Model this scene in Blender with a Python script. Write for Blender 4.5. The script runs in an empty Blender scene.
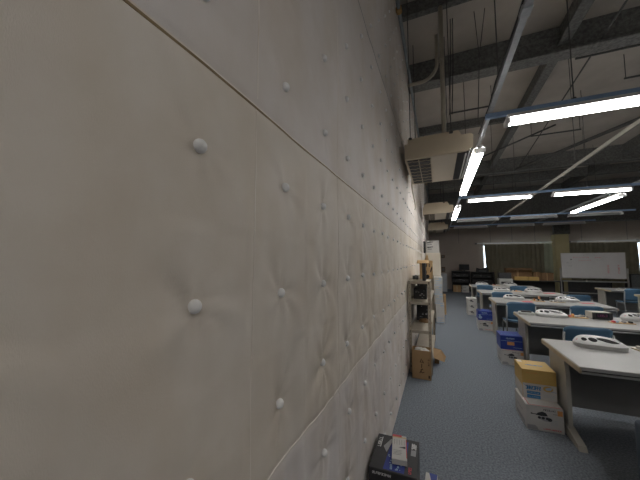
import bpy, bmesh, math, random
import numpy as np
from mathutils import Vector, Matrix

random.seed(7)
rng = np.random.RandomState(5)
SC = bpy.context.scene
C = SC.collection
PI = math.pi

# ------------------------------------------------------------------ materials
def mat(name, col, rough=0.6, col2=None, scale=8.0, bump=0.0, bscale=60.0, metal=0.0, emit=None, estr=0.0, stretch=None, spec=None, coat=0.0):
    m = bpy.data.materials.new(name); m.use_nodes = True
    nt = m.node_tree; b = nt.nodes['Principled BSDF']
    b.inputs['Base Color'].default_value = (*col, 1); b.inputs['Roughness'].default_value = rough
    b.inputs['Metallic'].default_value = metal
    if spec is not None: b.inputs['Specular IOR Level'].default_value = spec
    if coat: b.inputs['Coat Weight'].default_value = coat
    tc = nt.nodes.new('ShaderNodeTexCoord'); mp = nt.nodes.new('ShaderNodeMapping')
    nt.links.new(tc.outputs['Object'], mp.inputs['Vector'])
    if stretch: mp.inputs['Scale'].default_value = stretch
    if col2 is None: col2 = tuple(min(1, c*1.12) for c in col)
    n = nt.nodes.new('ShaderNodeTexNoise'); n.inputs['Scale'].default_value = scale; n.inputs['Detail'].default_value = 5
    nt.links.new(mp.outputs['Vector'], n.inputs['Vector'])
    r = nt.nodes.new('ShaderNodeValToRGB')
    r.color_ramp.elements[0].position = 0.32; r.color_ramp.elements[1].position = 0.68
    r.color_ramp.elements[0].color = (*col, 1); r.color_ramp.elements[1].color = (*col2, 1)
    nt.links.new(n.outputs['Fac'], r.inputs['Fac']); nt.links.new(r.outputs['Color'], b.inputs['Base Color'])
    if bump:
        n2 = nt.nodes.new('ShaderNodeTexNoise'); n2.inputs['Scale'].default_value = bscale; n2.inputs['Detail'].default_value = 4
        nt.links.new(mp.outputs['Vector'], n2.inputs['Vector'])
        bp = nt.nodes.new('ShaderNodeBump'); bp.inputs['Strength'].default_value = bump; bp.inputs['Distance'].default_value = 0.01
        nt.links.new(n2.outputs['Fac'], bp.inputs['Height']); nt.links.new(bp.outputs['Normal'], b.inputs['Normal'])
    if emit:
        b.inputs['Emission Color'].default_value = (*emit, 1); b.inputs['Emission Strength'].default_value = estr
    return m

def wall_mat():
    m = bpy.data.materials.new('quilted_fabric'); m.use_nodes = True
    nt = m.node_tree; b = nt.nodes['Principled BSDF']; b.inputs['Roughness'].default_value = 0.62
    b.inputs['Specular IOR Level'].default_value = 0.25
    g = nt.nodes.new('ShaderNodeNewGeometry')
    n = nt.nodes.new('ShaderNodeTexNoise'); n.inputs['Scale'].default_value = 3.2; n.inputs['Detail'].default_value = 6; n.inputs['Roughness'].default_value = 0.6
    nt.links.new(g.outputs['Position'], n.inputs['Vector'])
    r = nt.nodes.new('ShaderNodeValToRGB')
    r.color_ramp.elements[0].position = 0.3; r.color_ramp.elements[1].position = 0.7
    r.color_ramp.elements[0].color = (0.70, 0.63, 0.54, 1); r.color_ramp.elements[1].color = (0.79, 0.73, 0.65, 1)
    nt.links.new(n.outputs['Fac'], r.inputs['Fac'])
    # vertical rubbed streaks (stretched noise): old grime on the cloth
    mp = nt.nodes.new('ShaderNodeMapping'); mp.inputs['Scale'].default_value = (1, 2.2, 1.0)
    nt.links.new(g.outputs['Position'], mp.inputs['Vector'])
    n2 = nt.nodes.new('ShaderNodeTexNoise'); n2.inputs['Scale'].default_value = 2.0; n2.inputs['Detail'].default_value = 5
    nt.links.new(mp.outputs['Vector'], n2.inputs['Vector'])
    r2 = nt.nodes.new('ShaderNodeValToRGB')
    r2.color_ramp.elements[0].position = 0.35; r2.color_ramp.elements[1].position = 0.6
    r2.color_ramp.elements[0].color = (0.90, 0.86, 0.79, 1); r2.color_ramp.elements[1].color = (1, 1, 1, 1)
    nt.links.new(n2.outputs['Fac'], r2.inputs['Fac'])
    mx = nt.nodes.new('ShaderNodeMixRGB'); mx.blend_type = 'MULTIPLY'; mx.inputs['Fac'].default_value = 0.7
    nt.links.new(r.outputs['Color'], mx.inputs['Color1']); nt.links.new(r2.outputs['Color'], mx.inputs['Color2'])
    # the top course of panels (above the seam at 1.83 m) is a greyer, less yellowed cloth
    sx = nt.nodes.new('ShaderNodeSeparateXYZ'); nt.links.new(g.outputs['Position'], sx.inputs['Vector'])
    mr = nt.nodes.new('ShaderNodeMapRange'); mr.inputs['From Min'].default_value = 1.828; mr.inputs['From Max'].default_value = 1.834
    nt.links.new(sx.outputs['Z'], mr.inputs['Value'])
    m2 = nt.nodes.new('ShaderNodeMixRGB'); m2.blend_type = 'MULTIPLY'; m2.inputs['Color2'].default_value = (0.97, 0.985, 1.05, 1)
    nt.links.new(mr.outputs['Result'], m2.inputs['Fac']); nt.links.new(mx.outputs['Color'], m2.inputs['Color1'])
    lo = nt.nodes.new('ShaderNodeMapRange'); lo.inputs['From Min'].default_value = 0.926; lo.inputs['From Max'].default_value = 0.918
    nt.links.new(sx.outputs['Z'], lo.inputs['Value'])
    m4 = nt.nodes.new('ShaderNodeMixRGB'); m4.blend_type = 'MULTIPLY'; m4.inputs['Color2'].default_value = (1.0, 1.02, 1.10, 1)
    nt.links.new(lo.outputs['Result'], m4.inputs['Fac']); nt.links.new(m2.outputs['Color'], m4.inputs['Color1'])
    nt.links.new(m4.outputs['Color'], b.inputs['Base Color'])
    n3 = nt.nodes.new('ShaderNodeTexNoise'); n3.inputs['Scale'].default_value = 420; n3.inputs['Detail'].default_value = 2
    mp3 = nt.nodes.new('ShaderNodeMapping'); mp3.inputs['Scale'].default_value = (1, 2.2, 0.6)
    nt.links.new(g.outputs['Position'], mp3.inputs['Vector']); nt.links.new(mp3.outputs['Vector'], n3.inputs['Vector'])
    bp = nt.nodes.new('ShaderNodeBump'); bp.inputs['Strength'].default_value = 0.12; bp.inputs['Distance'].default_value = 0.004
    nt.links.new(n3.outputs['Fac'], bp.inputs['Height']); nt.links.new(bp.outputs['Normal'], b.inputs['Normal'])
    return m

def tube_mat(name, s):
    m = bpy.data.materials.new(name); m.use_nodes = True
    nt = m.node_tree; nt.nodes.remove(nt.nodes['Principled BSDF'])
    e = nt.nodes.new('ShaderNodeEmission'); e.inputs['Color'].default_value = (1.0, 0.98, 0.955, 1); e.inputs['Strength'].default_value = s
    nt.links.new(e.outputs['Emission'], nt.nodes['Material Output'].inputs['Surface'])
    return m

def glass_mat():
    m = bpy.data.materials.new('window_glass'); m.use_nodes = True
    nt = m.node_tree; nt.nodes.remove(nt.nodes['Principled BSDF'])
    t = nt.nodes.new('ShaderNodeBsdfTransparent'); gl = nt.nodes.new('ShaderNodeBsdfGlossy'); gl.inputs['Roughness'].default_value = 0.05
    mx = nt.nodes.new('ShaderNodeMixShader'); mx.inputs['Fac'].default_value = 0.06
    nt.links.new(t.outputs[0], mx.inputs[1]); nt.links.new(gl.outputs[0], mx.inputs[2])
    nt.links.new(mx.outputs[0], nt.nodes['Material Output'].inputs['Surface'])
    return m

TUBE = 24.0
M = {
 'wall': wall_mat(),
 'plain_wall': mat('painted_wall', (0.47,0.41,0.36), 0.8, (0.51,0.45,0.40), 3),
 'carpet': mat('carpet', (0.13,0.152,0.182), 0.95, (0.27,0.295,0.33), 75, 0.6, 160, spec=0.1),
 'ceil': mat('roof_board', (0.44,0.40,0.35), 0.85, (0.53,0.485,0.43), 2.2, 0.25, 90),
 'beam': mat('sprayed_steel', (0.10,0.10,0.094), 0.95, (0.20,0.20,0.19), 26, 0.8, 60),
 'dark_steel': mat('dark_steel', (0.06,0.06,0.058), 0.7, (0.09,0.09,0.085), 10),
 'galv': mat('galvanised_steel', (0.36,0.38,0.40), 0.45, (0.46,0.48,0.50), 30, metal=0.5),
 'rail': mat('blue_grey_channel', (0.26,0.38,0.58), 0.5, (0.30,0.43,0.63), 20, metal=0.2),
 'rail_dim': mat('weathered_channel', (0.26,0.245,0.21), 0.55, (0.31,0.29,0.25), 20),
 'conduit': mat('beige_conduit', (0.42,0.38,0.30), 0.55, (0.47,0.43,0.35), 12),
 'grey_pipe': mat('grey_pipe', (0.22,0.25,0.26), 0.5, (0.28,0.31,0.32), 12),
 'clamp': mat('rusty_clamp', (0.35,0.20,0.06), 0.7, (0.45,0.28,0.10), 40),
 'ac': mat('cream_enamel', (0.60,0.51,0.37), 0.45, (0.64,0.55,0.41), 4),
 'ac_panel': mat('cream_panel', (0.66,0.60,0.50), 0.5, (0.70,0.64,0.54), 4),
 'slat': mat('cream_slat', (0.55,0.48,0.37), 0.5),
 'white_metal': mat('white_enamel', (0.72,0.72,0.71), 0.4, (0.78,0.78,0.77), 5),
 'tube': tube_mat('lit_tube', TUBE),
 'tube_off': mat('unlit_tube', (0.70,0.72,0.72), 0.3),
 'button': mat('covered_button', (0.84,0.83,0.81), 0.55, (0.90,0.89,0.87), 30, 0.1, 200),
 'seam_brown': mat('brown_joint', (0.20,0.135,0.06), 0.7, (0.28,0.20,0.10), 12),
 'seam_pale': mat('pale_cord', (0.80,0.74,0.66), 0.7, (0.86,0.80,0.73), 20),
 'seam_tan': mat('tan_joint', (0.70,0.61,0.51), 0.7, (0.88,0.82,0.74), 9),
 'desk_top': mat('desk_laminate', (0.33,0.33,0.32), 0.4, (0.37,0.37,0.36), 3),
 'desk_edge': mat('tan_edge_band', (0.44,0.36,0.24), 0.6, (0.50,0.42,0.29), 14),
 'desk_side': mat('desk_steel', (0.37,0.355,0.315), 0.5, (0.41,0.395,0.35), 5),
 'modesty': mat('grey_modesty', (0.20,0.20,0.195), 0.7, (0.23,0.23,0.225), 6),
 'alu': mat('aluminium', (0.5,0.5,0.48), 0.35, metal=0.7),
 'groove': mat('dark_groove', (0.05,0.05,0.05), 0.8),
 'chair_blue': mat('blue_plastic', (0.065,0.145,0.24), 0.45, (0.08,0.17,0.27), 6),
 'chair_steel': mat('chair_tube', (0.27,0.28,0.28), 0.4, metal=0.5),
 'dev_white': mat('white_plastic', (0.53,0.53,0.53), 0.32, (0.57,0.57,0.57), 6, spec=0.5),
 'dev_side': mat('pale_grey_plastic', (0.46,0.46,0.45), 0.4),
 'dev_grey': mat('grey_plastic', (0.42,0.43,0.41), 0.5),
 'black_gloss': mat('black_gloss', (0.015,0.016,0.018), 0.2),
 'black': mat('black_plastic', (0.022,0.022,0.024), 0.55, (0.035,0.035,0.037), 12),
 'carton': mat('carton', (0.40,0.255,0.125), 0.8, (0.45,0.29,0.145), 7),
 'carton_dark': mat('brown_carton', (0.19,0.11,0.052), 0.85, (0.24,0.145,0.07), 7),
 'yellow': mat('yellow_card', (0.55,0.36,0.10), 0.55, (0.60,0.41,0.13), 6),
 'white_card': mat('white_card', (0.54,0.53,0.505), 0.6, (0.59,0.58,0.555), 6),
 'blue_card': mat('blue_card', (0.014,0.034,0.23), 0.45, (0.02,0.05,0.30), 6),
 'pblue': mat('blue_print', (0.02,0.20,0.46), 0.5),
 'pred': mat('red_print', (0.55,0.06,0.08), 0.5),
 'porange': mat('orange_print', (0.62,0.28,0.09), 0.5),
 'pgrey': mat('grey_print', (0.32,0.32,0.33), 0.5),
 'pdark': mat('dark_print', (0.03,0.03,0.035), 0.5),
 'pwhite': mat('white_print', (0.75,0.75,0.75), 0.5),
 'pbrown': mat('brown_ink', (0.07,0.035,0.018), 0.7),
 'ppale': mat('pale_blue_print', (0.35,0.48,0.62), 0.5),
 'rack': mat('rack_steel', (0.40,0.35,0.28), 0.55, (0.45,0.40,0.32), 9),
 'paper': mat('crumpled_paper', (0.68,0.67,0.63), 0.8, (0.74,0.73,0.69), 20, 0.4, 60),
 'curtain': mat('olive_curtain', (0.225,0.205,0.14), 0.85, (0.26,0.24,0.17), 5),
 'sheer': mat('pale_green_curtain', (0.40,0.43,0.33), 0.8),
 'board': mat('whiteboard', (0.60,0.60,0.60), 0.25, (0.63,0.63,0.63), 4),
 'column': mat('olive_paint', (0.56,0.50,0.28), 0.7, (0.60,0.54,0.31), 3),
 'table_black': mat('black_table', (0.03,0.028,0.026), 0.6),
 'skin_grey': mat('grey_cabinet', (0.42,0.45,0.48), 0.5),
 'mag': mat('magenta_display', (0.11,0.018,0.075), 0.3, emit=(0.8,0.05,0.4), estr=0.015),
 'redpaper': mat('red_paper', (0.62,0.12,0.14), 0.6),
 'glass': glass_mat(),
 'blueseat': mat('blue_fabric', (0.06,0.08,0.11), 0.8),
 'chassis': mat('dark_chassis', (0.07,0.078,0.078), 0.5, (0.14,0.15,0.15), 60),
 'tan_wood': mat('tan_board', (0.55,0.36,0.17), 0.7, (0.60,0.41,0.21), 12, stretch=(1,1,6)),
 'screen': mat('tv_screen', (0.02,0.025,0.03), 0.12),
}

# ------------------------------------------------------------------ mesh collector
class MB:
    def __init__(s): s.v=[]; s.f=[]; s.mi=[]
    def add(s, vs, fs, mi=0):
        o=len(s.v); s.v+= [tuple(p) for p in vs]; s.f += [tuple(i+o for i in f) for f in fs]; s.mi += [mi]*len(fs); return s
    def box(s, x0,x1,y0,y1,z0,z1, bev=0.0, mi=0, rot=None, piv=None, seg=1):
        bm=bmesh.new(); bmesh.ops.create_cube(bm,size=1)
        for v in bm.verts: v.co=Vector(((x0+x1)/2+v.co.x*(x1-x0),(y0+y1)/2+v.co.y*(y1-y0),(z0+z1)/2+v.co.z*(z1-z0)))
        if bev: bmesh.ops.bevel(bm,geom=list(bm.edges),offset=bev,segments=seg,affect='EDGES',profile=0.5)
        if rot is not None:
            p=Vector(piv) if piv else Vector(((x0+x1)/2,(y0+y1)/2,(z0+z1)/2))
            for v in bm.verts: v.co=rot@(v.co-p)+p
        bm.verts.index_update()
        s.add([v.co[:] for v in bm.verts],[[v.index for v in f.verts] for f in bm.faces],mi); bm.free(); return s
    def tube(s, pts, r, n=8, mi=0, cap=True, closed=False):
        pts=[Vector(p) for p in pts]; rings=[]; prev=None
        for i,p in enumerate(pts):
            a=pts[i-1] if (i>0 or closed) else p; b=pts[(i+1)%len(pts)] if (i<len(pts)-1 or closed) else p
            t=(b-a).normalized()
            if prev is None:
                u=t.cross(Vector((0,0,1)));
                if u.length<1e-3: u=t.cross(Vector((1,0,0)))
            else: u=prev-t*prev.dot(t)
            u.normalize(); prev=u; w=t.cross(u)
            rr=r[i] if isinstance(r,(list,tuple)) else r
            rings.append([p+u*math.cos(2*PI*k/n)*rr+w*math.sin(2*PI*k/n)*rr for k in range(n)])
        vs=[q for ring in rings for q in ring]; fs=[]; L=len(rings)
        for i in range(L if closed else L-1):
            j=(i+1)%L
            for k in range(n): fs.append((i*n+k,i*n+(k+1)%n,j*n+(k+1)%n,j*n+k))
        if cap and not closed:
            fs.append(tuple(range(n))[::-1]); fs.append(tuple((L-1)*n+k for k in range(n)))
        return s.add(vs,fs,mi)
    def prism(s, poly, a, b, axis='y', mi=0):
        def P(p,t):
            return {'y':(p[0],t,p[1]),'x':(t,p[0],p[1]),'z':(p[0],p[1],t)}[axis]
        n=len(poly); vs=[P(p,a) for p in poly]+[P(p,b) for p in poly]
        fs=[tuple(range(n)),tuple(range(2*n-1,n-1,-1))]+[(i,i+n,(i+1)%n+n,(i+1)%n) for i in range(n)]
        return s.add(vs,fs,mi)
    def grid(s, fn, nu, nv, mi=0):
        vs=[fn(i/nu,j/nv) for i in range(nu+1) for j in range(nv+1)]
        fs=[(i*(nv+1)+j,(i+1)*(nv+1)+j,(i+1)*(nv+1)+j+1,i*(nv+1)+j+1) for i in range(nu) for j in range(nv)]
        return s.add(vs,fs,mi)
    def build(s, name, mats, parent=None, loc=(0,0,0), smooth=False, rz=0.0):
        me=bpy.data.meshes.new(name); me.from_pydata(s.v,[],s.f); me.update()
        bm=bmesh.new(); bm.from_mesh(me); bmesh.ops.recalc_face_normals(bm,faces=bm.faces); bm.to_mesh(me); bm.free()
        for m in (mats if isinstance(mats,(list,tuple)) else [mats]): me.materials.append(m)
        me.polygons.foreach_set('material_index',s.mi)
        if smooth: me.polygons.foreach_set('use_smooth',[True]*len(me.polygons))
        o=bpy.data.objects.new(name,me); C.objects.link(o); o.location=loc; o.rotation_euler=(0,0,rz)
        if parent: o.parent=parent
        return o

def tag(o,label=None,cat=None,group=None,kind=None):
    if label: o['label']=label
    if cat: o['category']=cat
    if group: o['group']=group
    if kind: o['kind']=kind
    return o
def thing(name,label,cat,loc=(0,0,0),rz=0.0,group=None):
    o=bpy.data.objects.new(name,None); C.objects.link(o); o.location=loc; o.rotation_euler=(0,0,rz); o.empty_display_size=0.1
    return tag(o,label,cat,group)
def dup(root,loc,rz=None,label=None,group=None,skip=()):
    r=root.copy(); C.objects.link(r); r.location=loc
    if rz is not None: r.rotation_euler=(0,0,rz)
    if label: r['label']=label
    if group: r['group']=group
    for ch in list(root.children):
        if ch.name.split('.')[0] in skip: continue
        c=ch.copy(); C.objects.link(c); c.parent=r
        for g in list(ch.children):
            d=g.copy(); C.objects.link(d); d.parent=c
    return r

class Frame:                                   # a plane on an object's face: o + a*u + b*v, n outwards
    def __init__(s,o,u,v):
        s.o=Vector(o); s.u=Vector(u); s.v=Vector(v); s.n=s.u.cross(s.v).normalized()
    def p(s,a,b,off=0.0008): return s.o+s.u*a+s.v*b+s.n*off
    def rect(s,mb,a0,b0,a1,b1,mi=0,off=0.0008):
        return mb.add([s.p(a0,b0,off),s.p(a1,b0,off),s.p(a1,b1,off),s.p(a0,b1,off)],[(0,1,2,3)],mi)
    def poly(s,mb,pts,mi=0,off=0.0008):
        return mb.add([s.p(a,b,off) for a,b in pts],[tuple(range(len(pts)))],mi)
    def ell(s,mb,ca,cb,ra,rb,mi=0,off=0.0008,rot=0.0,n=20):
        pts=[]
        for k in range(n):
            x=ra*math.cos(2*PI*k/n); y=rb*math.sin(2*PI*k/n)
            pts.append((ca+x*math.cos(rot)-y*math.sin(rot),cb+x*math.sin(rot)+y*math.cos(rot)))
        return s.poly(mb,pts,mi,off)
    def stroke(s,mb,pts,w,mi=0,off=0.001):
        for (a0,b0),(a1,b1) in zip(pts[:-1],pts[1:]):
            d=math.hypot(a1-a0,b1-b0) or 1; x=-(b1-b0)/d*w/2; y=(a1-a0)/d*w/2; ex=(a1-a0)/d*w*0.3; ey=(b1-b0)/d*w*0.3
            s.poly(mb,[(a0+x-ex,b0+y-ey),(a0-x-ex,b0-y-ey),(a1-x+ex,b1-y+ey),(a1+x+ex,b1+y+ey)],mi,off)
    def glyphs(s,mb,a,b,w,h,n,mi=0,seed=0,t=None,off=0.0011):
        R=random.Random(seed); cw=w/n; t=t or h*0.2
        for i in range(n):
            x=a+i*cw; g=cw*0.78
            kind=R.randrange(5)
            if kind in (0,1,3): s.stroke(mb,[(x+g*0.1,b),(x+g*0.1,b+h)],t,mi,off)
            if kind in (0,2): s.stroke(mb,[(x+g*0.9,b),(x+g*0.9,b+h)],t,mi,off)
            if kind in (0,3,4): s.stroke(mb,[(x,b+h*0.5),(x+g,b+h*0.5)],t,mi,off)
            if kind in (1,2,4): s.stroke(mb,[(x,b+h*0.07),(x+g,b+h*0.07)],t,mi,off)
            if kind in (2,4,3): s.stroke(mb,[(x,b+h*0.93),(x+g,b+h*0.93)],t,mi,off)
            if kind==4: s.stroke(mb,[(x+g*0.1,b),(x+g*0.9,b+h)],t,mi,off)

# ------------------------------------------------------------------ room shell
WX=-0.40; CEIL=4.92; FARY=15.9; RX=9.2; BY=-6.0
def struct(o,label=None): 
    o['kind']='structure'
    if label: o['label']=label
    return o
struct(MB().box(WX-0.3,RX+0.2,BY-0.2,FARY+0.2,-0.12,0.0).build('floor',M['carpet']),'blue grey carpet floor')
struct(MB().box(WX-0.3,RX+0.2,BY-0.2,FARY+0.2,CEIL,CEIL+0.1).build('ceiling',M['ceil']),'brown grey board ceiling between steel beams')
struct(MB().box(RX,RX+0.15,BY,FARY,0,CEIL).build('wall_right',M['plain_wall']),'plain right wall')
struct(MB().box(WX-0.3,RX+0.15,BY-0.15,BY,0,CEIL).build('wall_back',M['plain_wall']),'plain wall behind the camera')

# far wall with two window openings
WIN=[(2.05,4.86),(5.70,8.6)]; WZ0,WZ1=0.95,2.25
fw=MB(); xs=[WX-0.3,WIN[0][0],WIN[0][1],WIN[1][0],WIN[1][1],RX+0.15]
fw.box(xs[0],xs[5],FARY,FARY+0.15,0,WZ0); fw.box(xs[0],xs[5],FARY,FARY+0.15,WZ1,CEIL)
for a,b in ((0,1),(2,3),(4,5)): fw.box(xs[a],xs[b],FARY,FARY+0.15,WZ0,WZ1)
for x in (1.0,2.4,3.3,4.2,5.9,7.4): fw.box(x-0.008,x+0.008,FARY-0.004,FARY,2.34,3.2,mi=1)   # vertical board joints
struct(fw.build('wall_far',[M['plain_wall'],M['modesty']]),'far wall with curtained windows')
for i,(a,b) in enumerate(WIN):
    w=MB()
    for x0,x1,z0,z1 in ((a,b,WZ0,WZ0+0.05),(a,b,WZ1-0.05,WZ1),(a,a+0.05,WZ0,WZ1),(b-0.05,b,WZ0,WZ1),((a+b)/2-0.03,(a+b)/2+0.03,WZ0,WZ1)):
        w.box(x0,x1,FARY+0.03,FARY+0.09,z0,z1)
    f=struct(w.build('window_%d'%(i+1),M['alu']),'window behind the far curtains, '+('left of' if i==0 else 'right of')+' the olive column')
    MB().box(a+0.05,b-0.05,FARY+0.055,FARY+0.061,WZ0+0.05,WZ1-0.05).build('pane',M['glass'],f)

# ---- padded wall: one relief mesh
PX,PZ=0.61,0.91
ys=[-0.8]; 
while ys[-1]<FARY:
    y=ys[-1]; ys.append(y+(0.009 if y<1.3 else 0.009+0.011*(y-1.3) if y<4.6 else 0.05))
ys=np.array(ys); zs=np.linspace(0,CEIL,400)
Y,Z=np.meshgrid(ys,zs,indexing='ij')
def vnoise(x,y,seed):
    r=np.random.RandomState(seed); t=r.rand(256,256)
    xi=np.floor(x).astype(int); yi=np.floor(y).astype(int); fx=x-xi; fy=y-yi
    fx=fx*fx*(3-2*fx); fy=fy*fy*(3-2*fy)
    g=lambda a,b: t[a%256,b%256]
    return (g(xi,yi)*(1-fx)+g(xi+1,yi)*fx)*(1-fy)+(g(xi,yi+1)*(1-fx)+g(xi+1,yi+1)*fx)*fy-0.5
BY0,BZ0,BS=0.378,0.155,0.305
def btn_pos(i,k):
    r=random.Random(i*131+k*17)
    z=(0.165,0.465,0.765,1.077,1.372,1.668,1.968,2.264,2.555,2.84,3.15,3.455,3.76,4.065,4.37)[k]
    return BY0+BS*i+r.uniform(-0.006,0.010), z+r.uniform(-0.006,0.006)
rows_k=list(range(0,15))
disp=np.zeros_like(Y)
disp+=0.007*vnoise(Y*2.3,Z*2.6,1)+0.005*vnoise(Y*5+3,Z*4,2)
low=np.clip((1.86-Z)/0.1,0,1)
fold=np.clip((1.55-Z)/0.35,0.15,1)*np.clip((Y-0.35)/0.8,0.25,1)
Yw=Y+0.06*vnoise(Y*3,Z*5,11)
disp+=low*fold*(0.0080*vnoise(Yw*15,Z*2.2,3)+0.0040*vnoise(Yw*38,Z*5,4))+(1-low)*0.002*vnoise(Y*9,Z*2,6)
# button dimples and radiating folds
ii=np.round((Y-BY0)/BS).astype(int); kk=np.clip(np.round((Z-BZ0)/BS).astype(int),0,14)
yb=np.zeros_like(Y); zb=np.zeros_like(Y); ph=np.zeros_like(Y); nn=np.zeros_like(Y); st=np.zeros_like(Y)
tab={}
for i in range(ii.min(),ii.max()+1):
    for k in rows_k:
        y,z=btn_pos(i,k); r=random.Random(i*7+k*101); tab[(i,k)]=(y,z,r.uniform(0,6.28),r.choice((5,6,7)),r.uniform(0.5,1.25))
imin=ii.min(); T=np.array([[tab[(i,k)] for k in rows_k] for i in range(imin,ii.max()+1)])
sel=T[ii-imin,kk]; yb,zb,ph,nn,st=[sel[...,j] for j in range(5)]
dy=Y-yb; dz=Z-zb; d=np.sqrt(dy*dy+dz*dz); th=np.arctan2(dz,dy)
amp=np.where(Z<1.84,np.where(Z<1.52,1.0,0.55),0.25)*st
disp-=amp*0.007*np.exp(-(d/0.035)**2)+np.clip((Y-0.15)/0.6,0.45,1)*amp*0.006*np.exp(-(d/0.10)**2)
near=np.clip((Y-0.15)/0.6,0.45,1)
disp+=near*amp*0.0135*np.cos(nn*th+ph+1.4*np.sin(2*th+ph)+1.2*d/0.1)*np.exp(-d/0.062)*(d/(d+0.015))
disp+=amp*low*0.009*np.cos(3*th+ph*2)*np.exp(-d/0.12)*(d/(d+0.05))
# panel seams
def groove(val,sig,depth): return -depth*np.exp(-(val/sig)**2)
ysm=(Y-0.547+PX/2)%PX-PX/2
disp+=groove(ysm,0.006,0.0004)
for zz,dp in ((0.922,0.005),(1.832,0.004),(3.04,0.005)): disp+=groove(Z-zz,0.011,dp)
disp+=low*0.003*np.exp(-((Z-0.922)/0.03)**2)*vnoise(Y*14,Z*0+2,9)
disp*=np.clip(Z/0.12,0.15,1)
X=WX+disp+0.001
nY,nZ=Y.shape
co=np.stack([X,Y,Z],-1).reshape(-1,3).astype(np.float32)
idx=np.arange(nY*nZ).reshape(nY,nZ)
q=np.stack([idx[:-1,:-1],idx[1:,:-1],idx[1:,1:],idx[:-1,1:]],-1).reshape(-1,4)
# a solid backing (0.2 m thick) joined to the relief so the wall has real thickness
bk=np.array([[WX-0.2,BY,0],[WX-0.2,FARY,0],[WX-0.2,FARY,CEIL],[WX-0.2,BY,CEIL],[WX-0.03,BY,0],[WX-0.03,FARY,0],[WX-0.03,FARY,CEIL],[WX-0.03,BY,CEIL]],dtype=np.float32)
n0=len(co); co=np.vstack([co,bk]); bq=np.array([[0,3,2,1],[4,5,6,7],[0,1,5,4],[3,7,6,2],[1,2,6,5],[0,4,7,3]])+n0
q=np.vstack([q,bq])
me=bpy.data.meshes.new('wall_left'); me.vertices.add(len(co)); me.vertices.foreach_set('co',co.ravel())
me.loops.add(q.size); me.loops.foreach_set('vertex_index',q.ravel().astype(np.int32))
me.polygons.add(len(q)); me.polygons.foreach_set('loop_start',np.arange(0,q.size,4,dtype=np.int32)); me.polygons.foreach_set('loop_total',np.full(len(q),4,dtype=np.int32))
sm=np.ones(len(q),dtype=bool); sm[-6:]=False; me.polygons.foreach_set('use_smooth',sm)
me.update(calc_edges=True); me.validate(); me.materials.append(M['wall'])
wl=bpy.data.objects.new('wall_left',me); C.objects.link(wl); struct(wl,'beige padded fabric wall with covered buttons')
def wall_x(y,z):
    i=min(max(np.searchsorted(ys,y),1),nY-1); j=min(max(int(round(z/(CEIL/399))),0),nZ-1)
    return float(X[i,j])
# seams
def strip_h(z,w,m,y0=-0.8,y1=FARY,cord=False,name='seam'):
    mb=MB(); n=260
    yy=[y0+(y1-y0)*((k/n)**2.2) for k in range(n+1)]
    if cord:
        pts=[(wall_x(y,z)+0.0005,y,z+0.002*math.sin(y*23)*math.sin(y*7)) for y in yy]; mb.tube(pts,w/2,6)
    else:
        vs=[];fs=[]
        for k,y in enumerate(yy):
            x=wall_x(y,z)+0.0012; vs+=[(x-0.004,y,z-w/2),(x,y,z-w/2),(x,y,z+w/2),(x-0.004,y,z+w/2)]
        for k in range(n):
            a=4*k
            for e in range(3): fs.append((a+e,a+4+e,a+5+e,a+1+e))
        mb.add(vs,fs)
    return mb.build(name,m,wl,smooth=cord)
strip_h(1.832,0.0055,M['seam_brown'])['label']='dark brown joint between padded panels'
strip_h(1.8365,0.0035,M['seam_tan'])
strip_h(0.922,0.0045,M['seam_pale'],cord=True)['label']='pale cord along the lower panel joint'
strip_h(3.04,0.006,M['modesty'])
for k in range(0,12):
    y=0.547+PX*k
    if k>1: continue
    for z0,z1,m in ((0.0,0.92,M['seam_pale']),(0.925,1.829,M['seam_tan']),(1.84,3.03,M['seam_tan'])):
        mb=MB(); n=60; w=0.0030
        vs=[];fs=[]
        for t in range(n+1):
            z=z0+(z1-z0)*t/n; x=wall_x(y,z)+0.0006; yo=0.0012*math.sin(z*31+k)
            vs+=[(x-0.003,y-w/2+yo,z),(x,y-w/2+yo,z),(x,y+w/2+yo,z),(x-0.005,y+w/2+yo,z)]
        for t in range(n):
            a=4*t
            for e in range(3): fs.append((a+e,a+4+e,a+5+e,a+1+e))
        mb.add(vs,fs); mb.build('seam',m,wl)
# buttons
bmh=bmesh.new(); bmesh.ops.create_uvsphere(bmh,u_segments=16,v_segments=9,radius=1)
hv=[v.co.copy() for v in bmh.verts]; hf=[[v.index for v in f.verts] for f in bmh.faces]; bmh.free()
def dome(mb,x,y,z,r):
    mb.add([(x+v.z*r*0.85,y+v.x*r,z+v.y*r) for v in hv],hf)
bl=[]
for i in range(-1,51):
    for k in rows_k:
        y,z=btn_pos(i,k)
        if z>4.4 or y>15.6 or y<0.25: continue
        # seen by the photograph only inside its field (rough wedge), used to choose which 100 are parts
        dd=math.hypot(y,0.4); 
        inview = abs(z-1.5-0.07*dd)/max(dd*0.75,0.05) < 1.2
        bl.append((0 if inview else 1, math.sqrt(y*y+0.16+(z-1.46)**2),y,z))
bl.sort()
b0=None
rest=MB()
for n,(iv,_,y,z) in enumerate(bl):
    x=wall_x(y,z)
    if n<100:
        if b0 is None:
            mb=MB(); dome(mb,0,0,0,0.0135); b0=mb.build('button',M['button'],wl,smooth=True); b0.location=(x+0.0035,y,z)
        else:
            b=b0.copy(); C.objects.link(b); b.parent=wl; b.location=(x+0.0035,y,z)
    else: dome(rest,x+0.0045,y,z,0.0135)
ro=rest.build('button',M['button'],wl,smooth=True); ro['kind']='stuff'

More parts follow.
